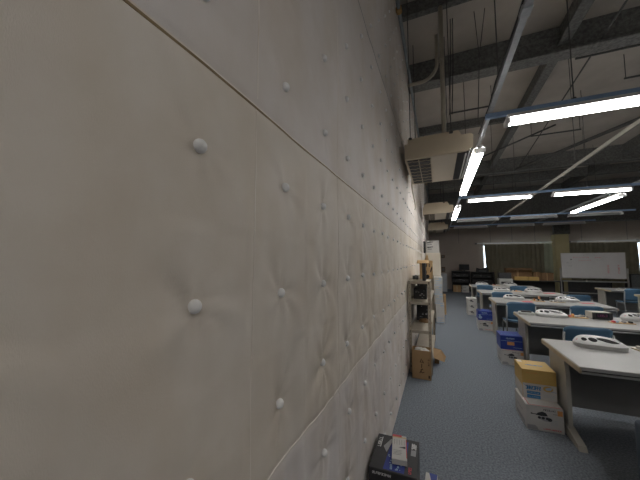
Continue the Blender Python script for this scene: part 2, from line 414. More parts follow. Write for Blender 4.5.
# ---- ceiling steel
def ibeam(name,y,zb,zt,w,label):
    mb=MB(); mb.box(WX,RX,y-w/2,y+w/2,zb,zb+0.035,0.006); mb.box(WX,RX,y-0.02,y+0.02,zb+0.035,zt-0.03); mb.box(WX,RX,y-w/2,y+w/2,zt-0.03,zt)
    return struct(mb.build(name,M['beam']),label)
TR=[0]
def trim(mb,m,label):
    TR[0]+=1; return struct(mb.build('trim_%d'%TR[0],m),label)
for (y,zb,w) in ((5.0,4.47,0.24),(11.0,4.42,0.26),(-1.2,4.47,0.24)):
    mb=MB(); mb.box(WX,RX,y-w/2,y+w/2,zb,zb+0.04,0.006); mb.box(WX,RX,y-0.025,y+0.025,zb+0.04,CEIL)
    trim(mb,M['beam'],'deep sprayed steel roof beam crossing the room')
for (y,zb,w) in ((3.75,4.74,0.09),(7.6,4.74,0.12),(13.2,4.6,0.12)):
    trim(MB().box(WX,RX,y-w/2,y+w/2,zb,CEIL),M['beam'],'slim dark roof purlin crossing the room')
for x in (1.78,5.2,8.3):
    mb=MB(); mb.box(x-0.07,x+0.07,BY,FARY,4.62,4.65); mb.box(x-0.02,x+0.02,BY,FARY,4.65,CEIL)
    trim(mb,M['beam'],'steel roof beam running the length of the room')
trim(MB().box(WX,RX,FARY-0.35,FARY,3.15,CEIL),M['beam'],'dark bulkhead above the far wall')
trim(MB().box(4.76,5.34,FARY-0.5,FARY-0.36,2.62,3.5),M['beam'],'dark bracket on top of the olive column')
trim(MB().box(4.80,5.30,FARY-0.45,FARY,0,2.62,0.01),M['column'],'olive painted column between the curtains')

# diagonal wind braces
def single(name,mb,m,label,cat,group=None,smooth=False,loc=(0,0,0)):
    return tag(mb.build(name,m,loc=loc,smooth=smooth),label,cat,group)
single('roof_brace',MB().tube([(4.35,7.8,4.56),(2.5,11.0,4.5)],0.045,8),M['dark_steel'],'thick dark diagonal brace under the right of the ceiling','brace')
single('roof_brace',MB().tube([(2.16,4.2,4.56),(2.55,11.0,4.52)],0.013,6),M['dark_steel'],'thin dark diagonal tie rod under the middle of the ceiling','brace')
single('roof_brace',MB().tube([(-0.2,11.0,4.45),(2.6,7.9,4.6)],0.02,6),M['dark_steel'],'thin diagonal tie rod far back over the air conditioners','brace')
for (x0,x1,y,lab) in ((0.3,1.08,6.2,'short dark ceiling rod over the longitudinal lit lamp'),(2.0,3.6,5.2,'dark ceiling rod above the near lit lamp row, upper one'),(2.96,4.4,6.1,'dark ceiling rod at the right edge close above the near lamp'),(2.18,3.15,8.15,'dark ceiling rod below the near lit lamp, farther back')):
    t=thing('ceiling_rod',lab,'rod',(x0,y,4.5))
    MB().tube([(0,0,0),(x1-x0,0,0)],0.016,6).build('bar',M['dark_steel'],t)
    for xx in (0.02,x1-x0-0.02): MB().tube([(xx,0,0),(xx,0,CEIL-4.5)],0.006,6).build('hanger',M['dark_steel'],t)

# pipes on the left of the ceiling
t=thing('conduit','grey conduit running along the top of the padded wall, with a rusty clamp','pipe',(WX+0.055,0,4.44))
MB().tube([(0,-2.5,0),(0,15.3,0)],0.022,8).build('pipe',M['grey_pipe'],t,smooth=True)
for y in (3.25,7.5,11.5): MB().tube([(0,y-0.035,0),(0,y+0.035,0)],0.034,10).box(-0.035,0.03,y-0.02,y+0.02,-0.012,0.012).build('clamp',M['clamp'],t)
pts=[(-0.36,4.45,4.22),(-0.18,4.45,4.225)]+[(-0.18+0.25*math.sin(a),4.45,4.475-0.25*math.cos(a)) for a in [k*PI/16 for k in range(1,9)]]+[(0.07,4.45,CEIL)]
single('conduit',MB().tube(pts,0.026,10),M['conduit'],'beige conduit bending from the padded wall up to the ceiling','pipe',smooth=True)

# ------------------------------------------------------------------ lamps and rails
LZ=2.80
def make_light(length,lit,loc,rz,label,group=None,gap=0.036):
    t=thing('fluorescent_light',label,'light',loc,rz,group)
    L=length/2; prof=[(-0.035,0.075),(0.035,0.075),(0.040,0.062),(0.068,0.034),(0.066,0.030),(0.035,0.050),(-0.035,0.050),(-0.066,0.030),(-0.068,0.034),(-0.040,0.062)]
    MB().prism(prof,-L,L,axis='x').build('reflector',M['white_metal'],t)
    for s in (-1,1): 
        MB().box(s*L-0.018,s*L+0.018,-0.062,0.062,-0.022,0.03,0.004).box(s*L-0.02+s*-0.02,s*L+0.02+s*-0.02,-0.025,0.025,0.0,0.072,0.003).build('lamp_holder',M['white_metal'],t)
        MB().tube([(-L+0.02,s*gap,0),(L-0.02,s*gap,0)],0.0145,12).build('tube',M['tube'] if lit else M['tube_off'],t,smooth=True)
    if abs(rz)>1:
        for s in (-0.6,0.6): MB().box(s*L-0.03,s*L+0.03,-0.018,0.018,0.075,0.121).build('bracket',M['galv'],t)
    return t
def light_x(x0,x1,y,lit,label): return make_light(x1-x0,lit,((x0+x1)/2,y,LZ),0,label)
def light_y(y0,y1,x,lit,label): return make_light(y1-y0,lit,(x,(y0+y1)/2,LZ),PI/2,label)
RAILX=[0.52,2.03,3.54,5.05]; ROWY=[3.15,7.1,10.7,12.9]
for n,(a,b) in enumerate(((0.66,1.86),(2.22,3.40),(3.70,4.90))):
    place=['by the left rail','in the middle bay','in the right bay'][n]
    light_x(a,b,ROWY[0],True,'lit twin tube lamp of the nearest cross row, '+place)
    if n<2: light_x(a,b,ROWY[1],True,'lit twin tube lamp of the second cross row, '+place)
    light_x(a,b,ROWY[2],False,'unlit lamp of the third cross row, '+place)
    light_x(a,b,ROWY[3],False,'unlit lamp of the last cross row before the far wall, '+place)
light_x(3.70,4.90,ROWY[1],True,'lit lamp of the second cross row beyond the right edge')
light_y(3.84,6.32,0.51,True,'long bright twin tube lamp beside the nearest air conditioner, pointing away')
light_y(7.8,10.2,0.52,True,'smaller looking lit lamp beside the second air conditioner, pointing away')
light_y(7.66,9.96,3.54,True,'slanting lit lamp below the second cross row at the right')
# lamps behind the photographer
light_x(0.66,1.86,-0.85,True,'lit lamp behind the photographer, left bay')
light_y(-3.9,-1.5,0.52,True,'lit lamp behind the photographer, beside the padded wall')
def make_rail(p0,p1,label,m,hang,w=0.021):
    d=Vector(p1)-Vector(p0); L=d.length; rz=math.atan2(d.y,d.x)
    t=thing('light_rail',label,'rail',p0,rz)
    MB().box(0,L,-w,w,0,0.006).box(0,L,-w,-w+0.004,0.006,0.045).box(0,L,w-0.004,w,0.006,0.045).build('channel',m,t)
    for h in hang: MB().tube([(h,0,0.01),(h,0,CEIL-p0[2])],0.005,6).box(h-0.012,h+0.012,-0.02,0.02,0.045,0.06).build('hanger_rod',M['dark_steel'],t)
    return t
RZ=LZ+0.075
for x,lab,m in ((0.52,'pale grey lamp rail running lengthwise above the lamps nearest the padded wall',M['galv']),(2.03,'pale lamp rail running lengthwise across the cross rows in mid room',M['rail_dim']),(3.54,'pale lamp rail running lengthwise over the slanting lit lamp',M['galv'])):
    r=make_rail((x,-5.5,RZ+0.047),(x,15.2,RZ+0.047),lab,m,(4.35,8.2,11.0,14.6),0.011 if x==2.03 else 0.021)
    if x==0.52:
        MB().tube([(5.0+0.35*k,0.028+0.004*math.sin(k*1.7),0.03+0.012*math.sin(k*2.3)) for k in range(13)],0.006,6).build('cable',M['black'],r,smooth=True)
        MB().box(7.36,7.44,-0.028,0.028,-0.006,0.05,0.004).build('joint_clamp',M['galv'],r)
        MB().box(7.28,7.33,0.022,0.04,0.045,0.10,0.004).build('cable_clip',M['black'],r)
for y,lab in zip(ROWY+[-0.85],('blue grey cross rail carrying the nearest lit lamp','cross rail carrying the second lit lamp row','cross rail carrying the third, unlit lamp row','cross rail carrying the last unlit lamp row','cross rail behind the photographer')):
    make_rail((0.48,y,RZ),(5.2,y,RZ),lab,M['rail'],(0.7,2.3,3.9))

# ------------------------------------------------------------------ air conditioners
def make_ac(loc,label):
    t=thing('air_conditioner',label,'air conditioner',loc)
    # local: x across from the wall (0..0.68), y length 0..1.2, z 0 bottom
    prof=[(0.0,0.0),(0.66,0.02),(0.70,0.032),(0.73,0.06),(0.735,0.19),(0.715,0.21),(0.0,0.19)]
    MB().prism(prof,0,1.2,axis='y').build('body',M['ac'],t)
    MB().prism([(0.02,0.19),(0.67,0.208),(0.60,0.335),(0.02,0.315)],0.16,1.10,axis='y').build('top_cover',M['ac'],t)
    MB().prism([(0.29,0.001),(0.57,0.010),(0.57,0.02),(0.29,0.015)],0.03,1.17,axis='y').build('bottom_panel',M['ac_panel'],t)
    g=MB().box(0.02,0.29,0.05,1.15,-0.004,0.002).build('intake_grille',M['black'],t)
    mb=MB(); 
    for k in range(8):
        y=0.09+k*0.145
        pts=[(0.022+0.266*j/10,y+0.012*math.sin(j*2.2+k),-0.008) for j in range(11)]
        mb.tube(pts,0.0045,5)
    for xx in (0.02,0.155,0.29): mb.box(xx-0.005,xx+0.005,0.05,1.15,-0.012,-0.002)
    mb.build('slats',M['slat'],g)
    o=MB().prism([(0.575,0.006),(0.665,0.009),(0.728,0.052),(0.72,0.09),(0.575,0.05)],0.05,1.15,axis='y').build('air_outlet',M['black'],t)
    for k in range(2):
        x=0.660+0.036*k
        MB().box(x-0.005,x+0.005,0.06,1.14,-0.006+0.022*k,0.045+0.01*k,rot=Matrix.Rotation(-0.25,3,'Y')).build('louver',M['white_metal'],o)
    for (x,y) in ((0.06,0.12),(0.52,0.12),(0.06,1.08),(0.52,1.08)):
        MB().tube([(x,y,0.29),(x,y,CEIL-loc[2])],0.006,6).box(x-0.02,x+0.02,y-0.015,y+0.015,0.295,0.31).build('hanging_rod',M['dark_steel'],t)
    return t
ac=make_ac((-0.335,3.44,2.67),'nearest cream ceiling hung air conditioner, showing its intake grille')
dup(ac,(-0.335,7.8,2.67),label='second cream air conditioner, smaller behind the nearest one')
dup(ac,(-0.335,12.0,2.67),label='farthest cream air conditioner near the far wall')
single('conduit',MB().tube([(0.115,3.72,2.965),(0.115,3.72,3.3),(0.12,3.74,CEIL)],0.028,10).tube([(0.115,3.72,3.98),(0.115,3.72,4.03)],0.033,10),M['conduit'],'straight beige pipe dropping from the ceiling to the nearest air conditioner','pipe',smooth=True)
single('drain_pipe',MB().tube([(-0.355,4.72,2.9),(-0.36,4.75,2.7),(-0.36,4.85,2.62),(-0.36,5.4,2.50),(-0.36,5.45,2.42),(-0.36,5.3,2.39)],0.012,8),M['conduit'],'thin beige drain pipe on the wall below the nearest air conditioner','pipe',smooth=True)
t=thing('ceiling_cable','pair of dark cables dropping from the ceiling right of the beige pipe','cable',(0.26,4.2,3.5))
for dx in (0,0.03): MB().tube([(dx-0.05,0,0),(dx*1.1-0.02,0,0.7),(dx,0.01,CEIL-3.5)],0.007,6).build('cable',M['black'],t)
t=thing('ceiling_cable','thin pair of wires joined in a Y below the ceiling','cable',(0.55,4.2,3.3))
MB().tube([(0,0,0),(0.03,0,0.55),(0.05,0,0.95)],0.006,6).box(0.035,0.065,-0.015,0.015,0.94,0.975).build('wire',M['dark_steel'],t)
MB().tube([(0.05,0,0.95),(0.01,0,CEIL-3.3)],0.005,6).build('wire',M['dark_steel'],t)
MB().tube([(0.05,0,0.95),(0.14,0,CEIL-3.3)],0.005,6).build('wire',M['dark_steel'],t)

# ------------------------------------------------------------------ desks
DL,DD,DZ=1.68,0.80,0.70
def make_desk(loc,label,group):
    t=thing('desk',label,'desk',loc,0,group)
    MB().box(0,DL,0,DD,DZ-0.026,DZ,0.004).build('desktop',M['desk_top'],t)
    for x0,x1 in ((-0.004,0.012),(DL-0.012,DL+0.004)): MB().box(x0,x1,0.0,DD,DZ-0.046,DZ-0.005,0.003).build('edge_band',M['desk_edge'],t)
    MB().box(0.012,DL-0.012,0.004,0.02,DZ-0.033,DZ-0.026).box(0.012,DL-0.012,0.012,0.03,DZ-0.04,DZ-0.026).build('front_groove',M['groove'],t)
    MB().box(0.012,DL-0.012,0.002,DD-0.01,DZ-0.05,DZ-0.036,0.003).build('under_tray',M['alu'],t)
    for x in (0.05,DL-0.08):
        p=MB().prism([(0.45,DZ-0.05),(0.80-0.01,DZ-0.05),(0.79,0.06),(0.76,0.03),(0.44,0.03),(0.42,0.06),(0.42,0.5)],x,x+0.03,axis='x').build('side_panel',M['desk_side'],t)
        MB().prism([(0.22,0.0),(0.24,0.035),(0.44,0.075),(0.76,0.05),(0.79,0.0)],x-0.008,x+0.045,axis='x').build('foot',M['desk_side'],t)
    MB().box(0.08,DL-0.08,0.755,0.77,0.115,DZ-0.05).build('modesty_panel',M['modesty'],t)
    return t
dk=make_desk((0.915,2.63,0),'nearest white topped desk, beside the yellow box','white topped desks in the left row')
desk_sp=[(1.02,4.25,'second white topped desk from the camera, holding the magenta display box'),(0.955,6.03,'third desk, with two red sheets on top'),(0.93,7.68,'fourth desk back, beside the stack of three white boxes'),(0.90,9.47,'farthest desk of the left row, in front of the black racks')]
for x,y,l in desk_sp: dup(dk,(x,y,0),label=l)
for x,y,l in ((4.08,9.62,'desk in front of the right half of the whiteboard'),(4.10,7.93,'desk cut off by the right edge of the photo, in the right row')):
    dup(dk,(x,y,0),label=l,group='white topped desks in the right row')

# ------------------------------------------------------------------ chairs (backs towards the camera)
def make_chair(loc,label,rz=0.0):
    t=thing('chair',label,'chair',loc,rz,'blue plastic chairs at the desks')
    # origin = floor under the backrest; the seat extends to +y
    def back(u,v):
        x=(u-0.5)*0.40; z=0.50+0.29*v
        k=abs(u-0.5)*2
        z=0.50+0.29*v; 
        sh=1-0.10*max(0,(k-0.6)/0.4)**2*(1 if v>0.5 else 0)
        return (x*(1-0.04*v),0.035-0.05*v+0.0+0.05*k*k,0.50+(0.29*v)*sh)
    mb=MB(); mb.grid(back,14,8); mb.grid(lambda u,v:tuple(Vector(back(u,v))+Vector((0,0.014,0))),14,8)
    e=MB()
    n0=len(mb.v)//2
    def idx(i,j): return i*9+j
    rim=[idx(i,0) for i in range(15)]+[idx(14,j) for j in range(1,9)]+[idx(i,8) for i in range(13,-1,-1)]+[idx(0,j) for j in range(7,0,-1)]
    for a,b in zip(rim,rim[1:]+rim[:1]): mb.f.append((a,b,b+n0,a+n0)); mb.mi.append(0)
    mb.build('backrest',M['chair_blue'],t,smooth=True)
    def seat(u,v):
        x=(u-0.5)*0.41; y=0.06+0.40*v; k=abs(u-0.5)*2
        return (x*(1-0.06*v),y,0.445+0.018*k*k-0.02*max(0,v-0.8)/0.2+0.03*max(0,0.2-v)/0.2)
    mb=MB(); mb.grid(seat,12,10); mb.grid(lambda u,v:tuple(Vector(seat(u,v))-Vector((0,0,0.014))),12,10)
    n0=len(mb.v)//2
    idx2=lambda i,j:i*11+j
    rim=[idx2(i,0) for i in range(13)]+[idx2(12,j) for j in range(1,11)]+[idx2(i,10) for i in range(11,-1,-1)]+[idx2(0,j) for j in range(9,0,-1)]
    for a,b in zip(rim,rim[1:]+rim[:1]): mb.f.append((a,b,b+n0,a+n0)); mb.mi.append(0)
    mb.build('seat',M['chair_blue'],t,smooth=True)
    for s in (-1,1):
        MB().tube([(s*0.215,-0.02,0.0),(s*0.205,0.04,0.42),(s*0.20,0.05,0.50),(s*0.195,0.035,0.72)],0.011,8).build('leg',M['chair_steel'],t,smooth=True)
        MB().tube([(s*0.205,0.42,0.0),(s*0.19,0.40,0.40),(s*0.19,0.36,0.425),(s*0.203,0.06,0.425)],0.011,8).build('leg',M['chair_steel'],t,smooth=True)
    MB().tube([(-0.20,0.0,0.16),(0.20,0.0,0.16)],0.008,8).build('stretcher',M['chair_steel'],t,smooth=True)
    return t
ch=make_chair((1.385,3.70,0),'blue chair peeking over the nearest desk, behind its white console')
for x,y,l in ((1.22,5.48,'blue chair with its back in full view left of the second desk'),
              (2.02,5.40,'blue chair beyond the second desk, behind the magenta display box'),
              (1.25,7.08,'blue chair behind the left end of the third desk'),
              (2.53,7.08,'low showing blue chair right of the third desk console, below the whiteboard'),
              (1.17,8.92,'blue chair behind the left end of the fourth desk'),
              (1.95,8.92,'blue chair behind the middle of the fourth desk'),
              (4.33,9.12,'blue chair in front of the right row desk by the whiteboard')):
    dup(ch,(x,y,0),label=l)
# dark rimmed grey case standing at the right edge
t=thing('case','dark rimmed grey case standing on the floor at the right edge of the photo','case',(0.765,1.60,0),0)
MB().box(0.012,0.50,0.004,0.14,0.03,0.765,0.02,seg=3).build('shell',M['blueseat'],t)
rim=[(0.0,0.0,0.06),(0.0,0,0.735),(0.012,0,0.765),(0.04,0,0.778),(0.47,0,0.778),(0.50,0,0.765),(0.512,0,0.735),(0.512,0,0.06),(0.47,0,0.03),(0.04,0,0.03)]
MB().tube(rim,0.012,8,closed=True).build('rim',M['black'],t,smooth=True)
for x in (0.06,0.45): MB().tube([(x-0.012,0.07,0.022),(x+0.012,0.07,0.022)],0.022,12).build('wheel',M['black'],t)
MB().tube([(0.18,0.07,0.76),(0.18,0.07,0.80),(0.33,0.07,0.80),(0.33,0.07,0.76)],0.01,8).build('handle',M['black'],t)

# ------------------------------------------------------------------ white consoles on the desks
def make_console(loc,rz,label):
    t=thing('console',label,'electronic console',loc,rz,'white oval consoles on the desks')
    LX,LY=0.176,0.095
    EX,EY=3.4,2.6
    def hz(x,y):
        s=(abs(x/LX)**EX+abs(y/LY)**EY)**(1/2.6)
        top=0.076+0.024*(y/LY)-0.010*(x/LX)-0.010*(x/LX)**2
        return 0.034+max(0.0,(1-min(1,s)**6))*(top-0.034)
    nr,na=12,40; vs=[(0,0,hz(0,0))]; fs=[]
    def outl(a):
        c,s=math.cos(a),math.sin(a)
        
        lo,hi=0.0,0.4
        for _ in range(30):
            m=(lo+hi)/2
            if abs(m*c/LX)**EX+abs(m*s/LY)**EY<1: lo=m
            else: hi=m
        return lo*c,lo*s
    for i in range(1,nr+1):
        for k in range(na):
            x,y=outl(2*PI*k/na); f=(i/nr)**0.6; vs.append((x*f,y*f,hz(x*f*0.999,y*f*0.999)))
    for k in range(na): fs.append((0,1+k,1+(k+1)%na))
    for i in range(nr-1):
        for k in range(na):
            a=1+i*na; fs.append((a+k,a+na+k,a+na+(k+1)%na,a+(k+1)%na))
    mb=MB(); mb.add(vs,fs); mb.build('shell',M['dev_white'],t,smooth=True)
    vs=[];fs=[]
    for z,sc in ((0.0,0.94),(0.006,1.0),(0.035,1.004)):
        for k in range(na):
            x,y=outl(2*PI*k/na); vs.append((x*sc,y*sc,z))
    for i in range(2):
        for k in range(na): fs.append((i*na+k,i*na+(k+1)%na,(i+1)*na+(k+1)%na,(i+1)*na+k))
    fs.append(tuple(range(na))); fs.append(tuple(range(2*na,3*na)))
    MB().add(vs,fs).build('base',M['dev_side'],t)
    def decal(pts,name,m,off=0.0018,n_r=5):
        cx=sum(p[0] for p in pts)/len(pts); cy=sum(p[1] for p in pts)/len(pts)
        vs=[(cx,cy,hz(cx,cy)+off)]; fs=[]; n=len(pts)
        for r in range(1,n_r+1):
            for (x,y) in pts:
                xx=cx+(x-cx)*r/n_r; yy=cy+(y-cy)*r/n_r; vs.append((xx,yy,hz(xx,yy)+off))
        for (x,y) in pts: vs.append((x,y,hz(x,y)-0.001))
        for k in range(n): fs.append((0,1+k,1+(k+1)%n))
        for r in range(n_r):
            a=1+r*n
            for k in range(n): fs.append((a+k,a+n+k,a+n+(k+1)%n,a+(k+1)%n))
        return MB().add(vs,fs).build(name,m,t,smooth=True)
    ell=lambda cx,cy,rx,ry,rot=0:[(cx+rx*math.cos(2*PI*k/24)*math.cos(rot)-ry*math.sin(2*PI*k/24)*math.sin(rot),cy+rx*math.cos(2*PI*k/24)*math.sin(rot)+ry*math.sin(2*PI*k/24)*math.cos(rot)) for k in range(24)]
    decal(ell(-0.110,-0.035,0.019,0.024),'dial',M['black_gloss'])
    decal(ell(-0.052,-0.035,0.030,0.033),'dial',M['black_gloss'])
    leaf=[]
    for k in range(13):
        u=k/12; leaf.append((-0.018+0.135*u,-0.025-0.028*math.sin(PI*u)+0.012*u*-1))
    for k in range(12,-1,-1):
        u=k/12; leaf.append((-0.018+0.135*u,0.005+0.018*math.sin(PI*u)-0.03*u))
    decal(leaf,'dark_window',M['black_gloss'])
    decal(ell(-0.155,-0.02,0.006,0.004),'red_mark',M['pred'])
    for k in range(2):
        x=0.085+0.028*k
        pts=[(x+0.012*j*0.5,0.045-0.015*j,hz(x+0.006*j,0.045-0.015*j)+0.003) for j in range(4)]
        MB().tube(pts,0.004,6).build('ridge',M['dev_white'],t,smooth=True)
    return t
cs=make_console((1.285,3.27,DZ),-0.10,'white oval console on the nearest desk')
for x,y,r,l in ((1.40,4.80,-0.05,'white oval console on the left part of the second desk'),(2.33,4.90,0.15,'white oval console on the second desk at the right edge of the photo'),
                (2.20,6.66,0.05,'white oval console right on the third desk, below the whiteboard'),(1.36,6.66,0.0,'white oval console left on the third desk'),
                (2.10,8.30,0.1,'white oval console right on the fourth desk'),(1.45,8.30,-0.1,'white oval console left on the fourth desk'),(1.25,10.15,0.0,'small looking white console left on the farthest desk'),(2.0,10.15,0.0,'small looking white console right on the farthest desk')):
    dup(cs,(x,y,DZ),rz=r,label=l)

# clutter on the desks
t=thing('control_box','grey low control box at the left end of the white console on the second desk','box',(1.13,4.85,DZ),-0.15)
MB().box(-0.09,0.09,-0.07,0.07,0,0.035,0.006).build('case',M['dev_grey'],t); MB().box(-0.06,0.06,-0.04,0.04,0.035,0.05,0.004).build('keypad',M['black'],t)
t=thing('meter','dark meter with a magenta display on the second desk','meter',(1.93,4.80,DZ),0.08)
MB().box(-0.105,0.105,-0.01,0.15,0.008,0.09,0.004).build('case',M['tan_wood'] if False else M['desk_side'],t)
fp=MB().box(-0.105,0.105,-0.018,-0.009,0.008,0.09,0.003).build('front_panel',M['black'],t)
f=Frame((-0.105,-0.018,0.008),(1,0,0),(0,0,1)); mb=MB(); f.rect(mb,0.035,0.02,0.175,0.07); mb.build('display',M['screen'],fp)
mb=MB(); f.glyphs(mb,0.055,0.033,0.1,0.024,5,seed=3); mb.build('digits',M['mag'],fp)
for x in (-0.09,0.09):
    for y in (0.0,0.13): MB().tube([(x,y,0),(x,y,0.009)],0.01,8).build('foot',M['black'],t)
t=thing('circuit_board','tan circuit board with parts, in front of the magenta display meter','circuit board',(2.03,4.60,DZ),0.1)
MB().box(-0.11,0.11,-0.045,0.045,0.004,0.010).build('board',M['tan_wood'],t)
for x,m in ((-0.08,'pred'),(-0.05,'ppale'),(0.02,'pgrey'),(0.085,'black')): MB().box(x-0.012,x+0.012,-0.02,0.02,0.010,0.028).build('component',M[m],t)
for x in (-0.1,0.1): MB().tube([(x,0,0),(x,0,0.005)],0.006,6).build('standoff',M['alu'],t)
def board(loc,rz,label,seed):
    R=random.Random(seed); t=thing('circuit_board',label,'circuit board',loc,rz)
    MB().box(-0.10,0.10,-0.06,0.06,0.0,0.010,0.002).build('board',M['tan_wood'] if seed%2 else M['desk_edge'],t)
    for k in range(6):
        x=-0.08+0.032*k; h=R.uniform(0.012,0.04); y=R.uniform(-0.03,0.02)
        MB().box(x-0.011,x+0.011,y-0.015,y+0.02,0.010,0.010+h).build('component',M[R.choice(('black','pgrey','pred','dev_grey','porange','white_card'))],t)
board((1.69,4.84,DZ),0.1,'cluttered circuit board between the console and the magenta display meter',3)
board((1.70,6.48,DZ),0.0,'tan circuit board on the third desk right of its left console',5)
board((1.99,6.46,DZ),0.1,'small board left of the right console on the third desk',8)
board((1.78,8.35,DZ),0.0,'parts board between the two consoles on the fourth desk',7)
board((1.62,10.1,DZ),0.0,'parts board in the middle of the farthest desk',9)
board((1.63,3.30,DZ),0.2,'small dark parts board right of the console on the nearest desk',12)
t=thing('control_box','black box with a red edge on the third desk between the consoles','box',(1.86,6.70,DZ))
MB().box(-0.07,0.07,-0.05,0.06,0,0.07,0.004).build('case',M['black'],t); MB().box(-0.082,-0.07,-0.05,0.05,0,0.065,0.002).build('side_plate',M['porange'],t)
def sheet(loc,w,h,rz,m,label):
    o=MB().box(-w/2,w/2,-h/2,h/2,0.0,0.003).build('paper_sheet',m,loc=loc,rz=rz); tag(o,label,'paper')
sheet((1.50,6.33,DZ),0.16,0.13,0.1,M['redpaper'],'red sheet on the left part of the third desk')
sheet((2.42,6.50,DZ),0.18,0.11,0.1,M['redpaper'],'red sheet near the right end of the third desk')
sheet((2.36,8.12,DZ),0.22,0.12,0.0,M['redpaper'],'pale red sheet near the right end of the fourth desk')
sheet((1.12,10.0,DZ),0.2,0.14,0.2,M['ppale'],'pale blue sheet at the left of the farthest desk')
sheet((1.66,3.16,DZ),0.10,0.15,0.4,M['white_card'],'white slip right of the console on the nearest desk')
for x,y,m,l in ((4.62,9.95,'pwhite','white tray with dark contents on the right row desk'),):
    t=thing('tray',l,'tray',(x,y,DZ)); MB().box(-0.22,0.22,-0.12,0.12,0,0.03,0.004).build('rim',M['white_card'],t); MB().box(-0.19,0.19,-0.10,0.10,0.03,0.055,0.006).build('contents',M['black'],t)
sheet((4.72,9.72,DZ),0.20,0.10,0,M['porange'],'orange card at the front of the right row desk')
t=thing('cable_box','orange red box at the right end of the right row desk','box',(5.12,9.95,DZ)); MB().box(-0.1,0.1,-0.07,0.07,0,0.05,0.004).build('carton',M['porange'],t); MB().box(-0.07,0.07,-0.05,0.05,0.05,0.06).build('lid',M['pred'],t)

# ------------------------------------------------------------------ boxes on the floor
def device_picture(f,mb,s=1.0,a=0.0,b=0.0):
    # the pictured dark machine: hump, body with light gaps, small knob at left (materials: 0 dark, 1 grey)
    pts=[(a+0.03*s,b+0.055*s),(a+0.05*s,b+0.075*s),(a+0.08*s,b+0.088*s),(a+0.105*s,b+0.08*s),(a+0.12*s,b+0.055*s),(a+0.07*s,b+0.05*s)]
    f.poly(mb,pts,0); f.stroke(mb,[(a+0.005*s,b+0.06*s),(a+0.04*s,b+0.06*s)],0.006*s,0); f.ell(mb,a+0.003*s,b+0.062*s,0.007*s,0.006*s,0)
    f.ell(mb,a+0.105*s,b+0.03*s,0.045*s,0.02*s,1,off=0.0006,rot=-0.08); 
    for q in (0.058,0.085,0.115): f.ell(mb,a+q*s,b+(0.036-0.04*(q-0.05))*s,0.012*s,0.011*s,0)
    f.ell(mb,a+0.132*s,b+0.028*s,0.016*s,0.014*s,0)
def white_box(loc,label,rz=0.0,w=0.265,d=0.34,h=0.205,detail=2,open_top=False,group='white machine boxes on the floor'):
    t=thing('box',label,'box',loc,rz,group)
    MB().box(0,w,0,d,0,h,0.003).build('carton',M['white_card'],t)
    f=Frame((0,0,0),(1,0,0),(0,0,1)); mb=MB(); device_picture(f,mb,1.0 if detail>1 else 0.8,0.035,0.075 if detail>1 else 0.04); mb.build('printed_picture',[M['pdark'],M['pgrey']],t)
    mb=MB(); f.poly(mb,[(0.003,0.006),(0.085,0.006),(0.075,0.028),(0.06,0.042),(0.003,0.042)]); mb.build('grey_band',M['pgrey'],t) if detail>1 else None
    if detail>1:
        mb=MB(); f.glyphs(mb,0.12,0.018,0.125,0.011,13,seed=4); mb.build('red_lettering',M['pred'],t)
        mb=MB(); f.glyphs(mb,0.125,h-0.032,0.085,0.012,8,seed=9); f.glyphs(mb,0.19,h-0.055,0.03,0.006,4,seed=2); mb.build('dark_lettering',M['pdark'],t)
        mb=MB(); f.rect(mb,0.222,h-0.06,0.258,h-0.018); mb.build('orange_patch',M['porange'],t)
        mb=MB(); [f.rect(mb,0.17,h*0.5-0.004-0.012*k,0.22,h*0.5-0.012*k) for k in range(4)]; mb.build('fine_print',M['skin_grey'],t)
        ft=Frame((0,0,h),(1,0,0),(0,1,0)); mb=MB(); ft.rect(mb,0.02,0.008,w-0.01,0.014); ft.rect(mb,0.02,0.008,0.026,d-0.03); ft.rect(mb,0.006,0.0,w,0.003); mb.build('red_line',M['pred'],t)
        fs=Frame((0,d,0),(0,-1,0),(0,0,1)); mb=MB(); fs.glyphs(mb,0.08,0.1,0.16,0.02,9,seed=6); fs.rect(mb,0.05,0.02,d-0.05,0.05); mb.build('side_print',M['pgrey'],t)
    return t
wb=white_box((0.675,3.055,0),'white box with a machine picture, under the yellow box',rz=0.03)
dup(wb,(0.795,4.75,0),rz=0.0,label='white box with a machine picture, under the blue box with orange patch')
dup(wb,(0.75,6.84,0),rz=0.0,label='white box with a machine picture, under the plain blue box')
for z,l in ((0,'bottom'),(0.207,'middle'),(0.414,'top')):
    white_box((0.70+0.006*math.sin(z*9),8.62,z*0.72),w=0.23,h=0.147,detail=1,label='white box, %s of the stack of three by the fourth desk'%l)
# yellow box
t=thing('box','yellow and white box with blue print, beside the nearest desk','box',(0.685,3.185,0.207),0.0)
YW,YD,YH=0.255,0.28,0.258
MB().box(0,YW,0,YD,0,YH,0.003).build('carton',M['yellow'],t)
f=Frame((0,0,0),(1,0,0),(0,0,1)); mb=MB(); f.rect(mb,0.002,0.002,YW-0.002,0.135); mb.build('white_panel',M['white_card'],t)
fs=Frame((0,YD,0),(0,-1,0),(0,0,1)); mb=MB(); fs.rect(mb,0.002,0.002,YD-0.002,0.11); mb.build('white_panel',M['white_card'],t)
mb=MB(); f.rect(mb,0.032,0.008,0.132,0.036,off=0.0014); f.rect(mb,0.032,0.044,0.132,0.068,off=0.0014); f.glyphs(mb,0.024,0.084,0.115,0.03,8,seed=23,t=0.006,off=0.0016)
f.stroke(mb,[(0.005,0.13),(0.02,0.115),(0.028,0.115)],0.003,off=0.0015); f.stroke(mb,[(0.21,0.085),(YW-0.004,0.08)],0.003,off=0.0015); mb.build('blue_print',M['pblue'],t)
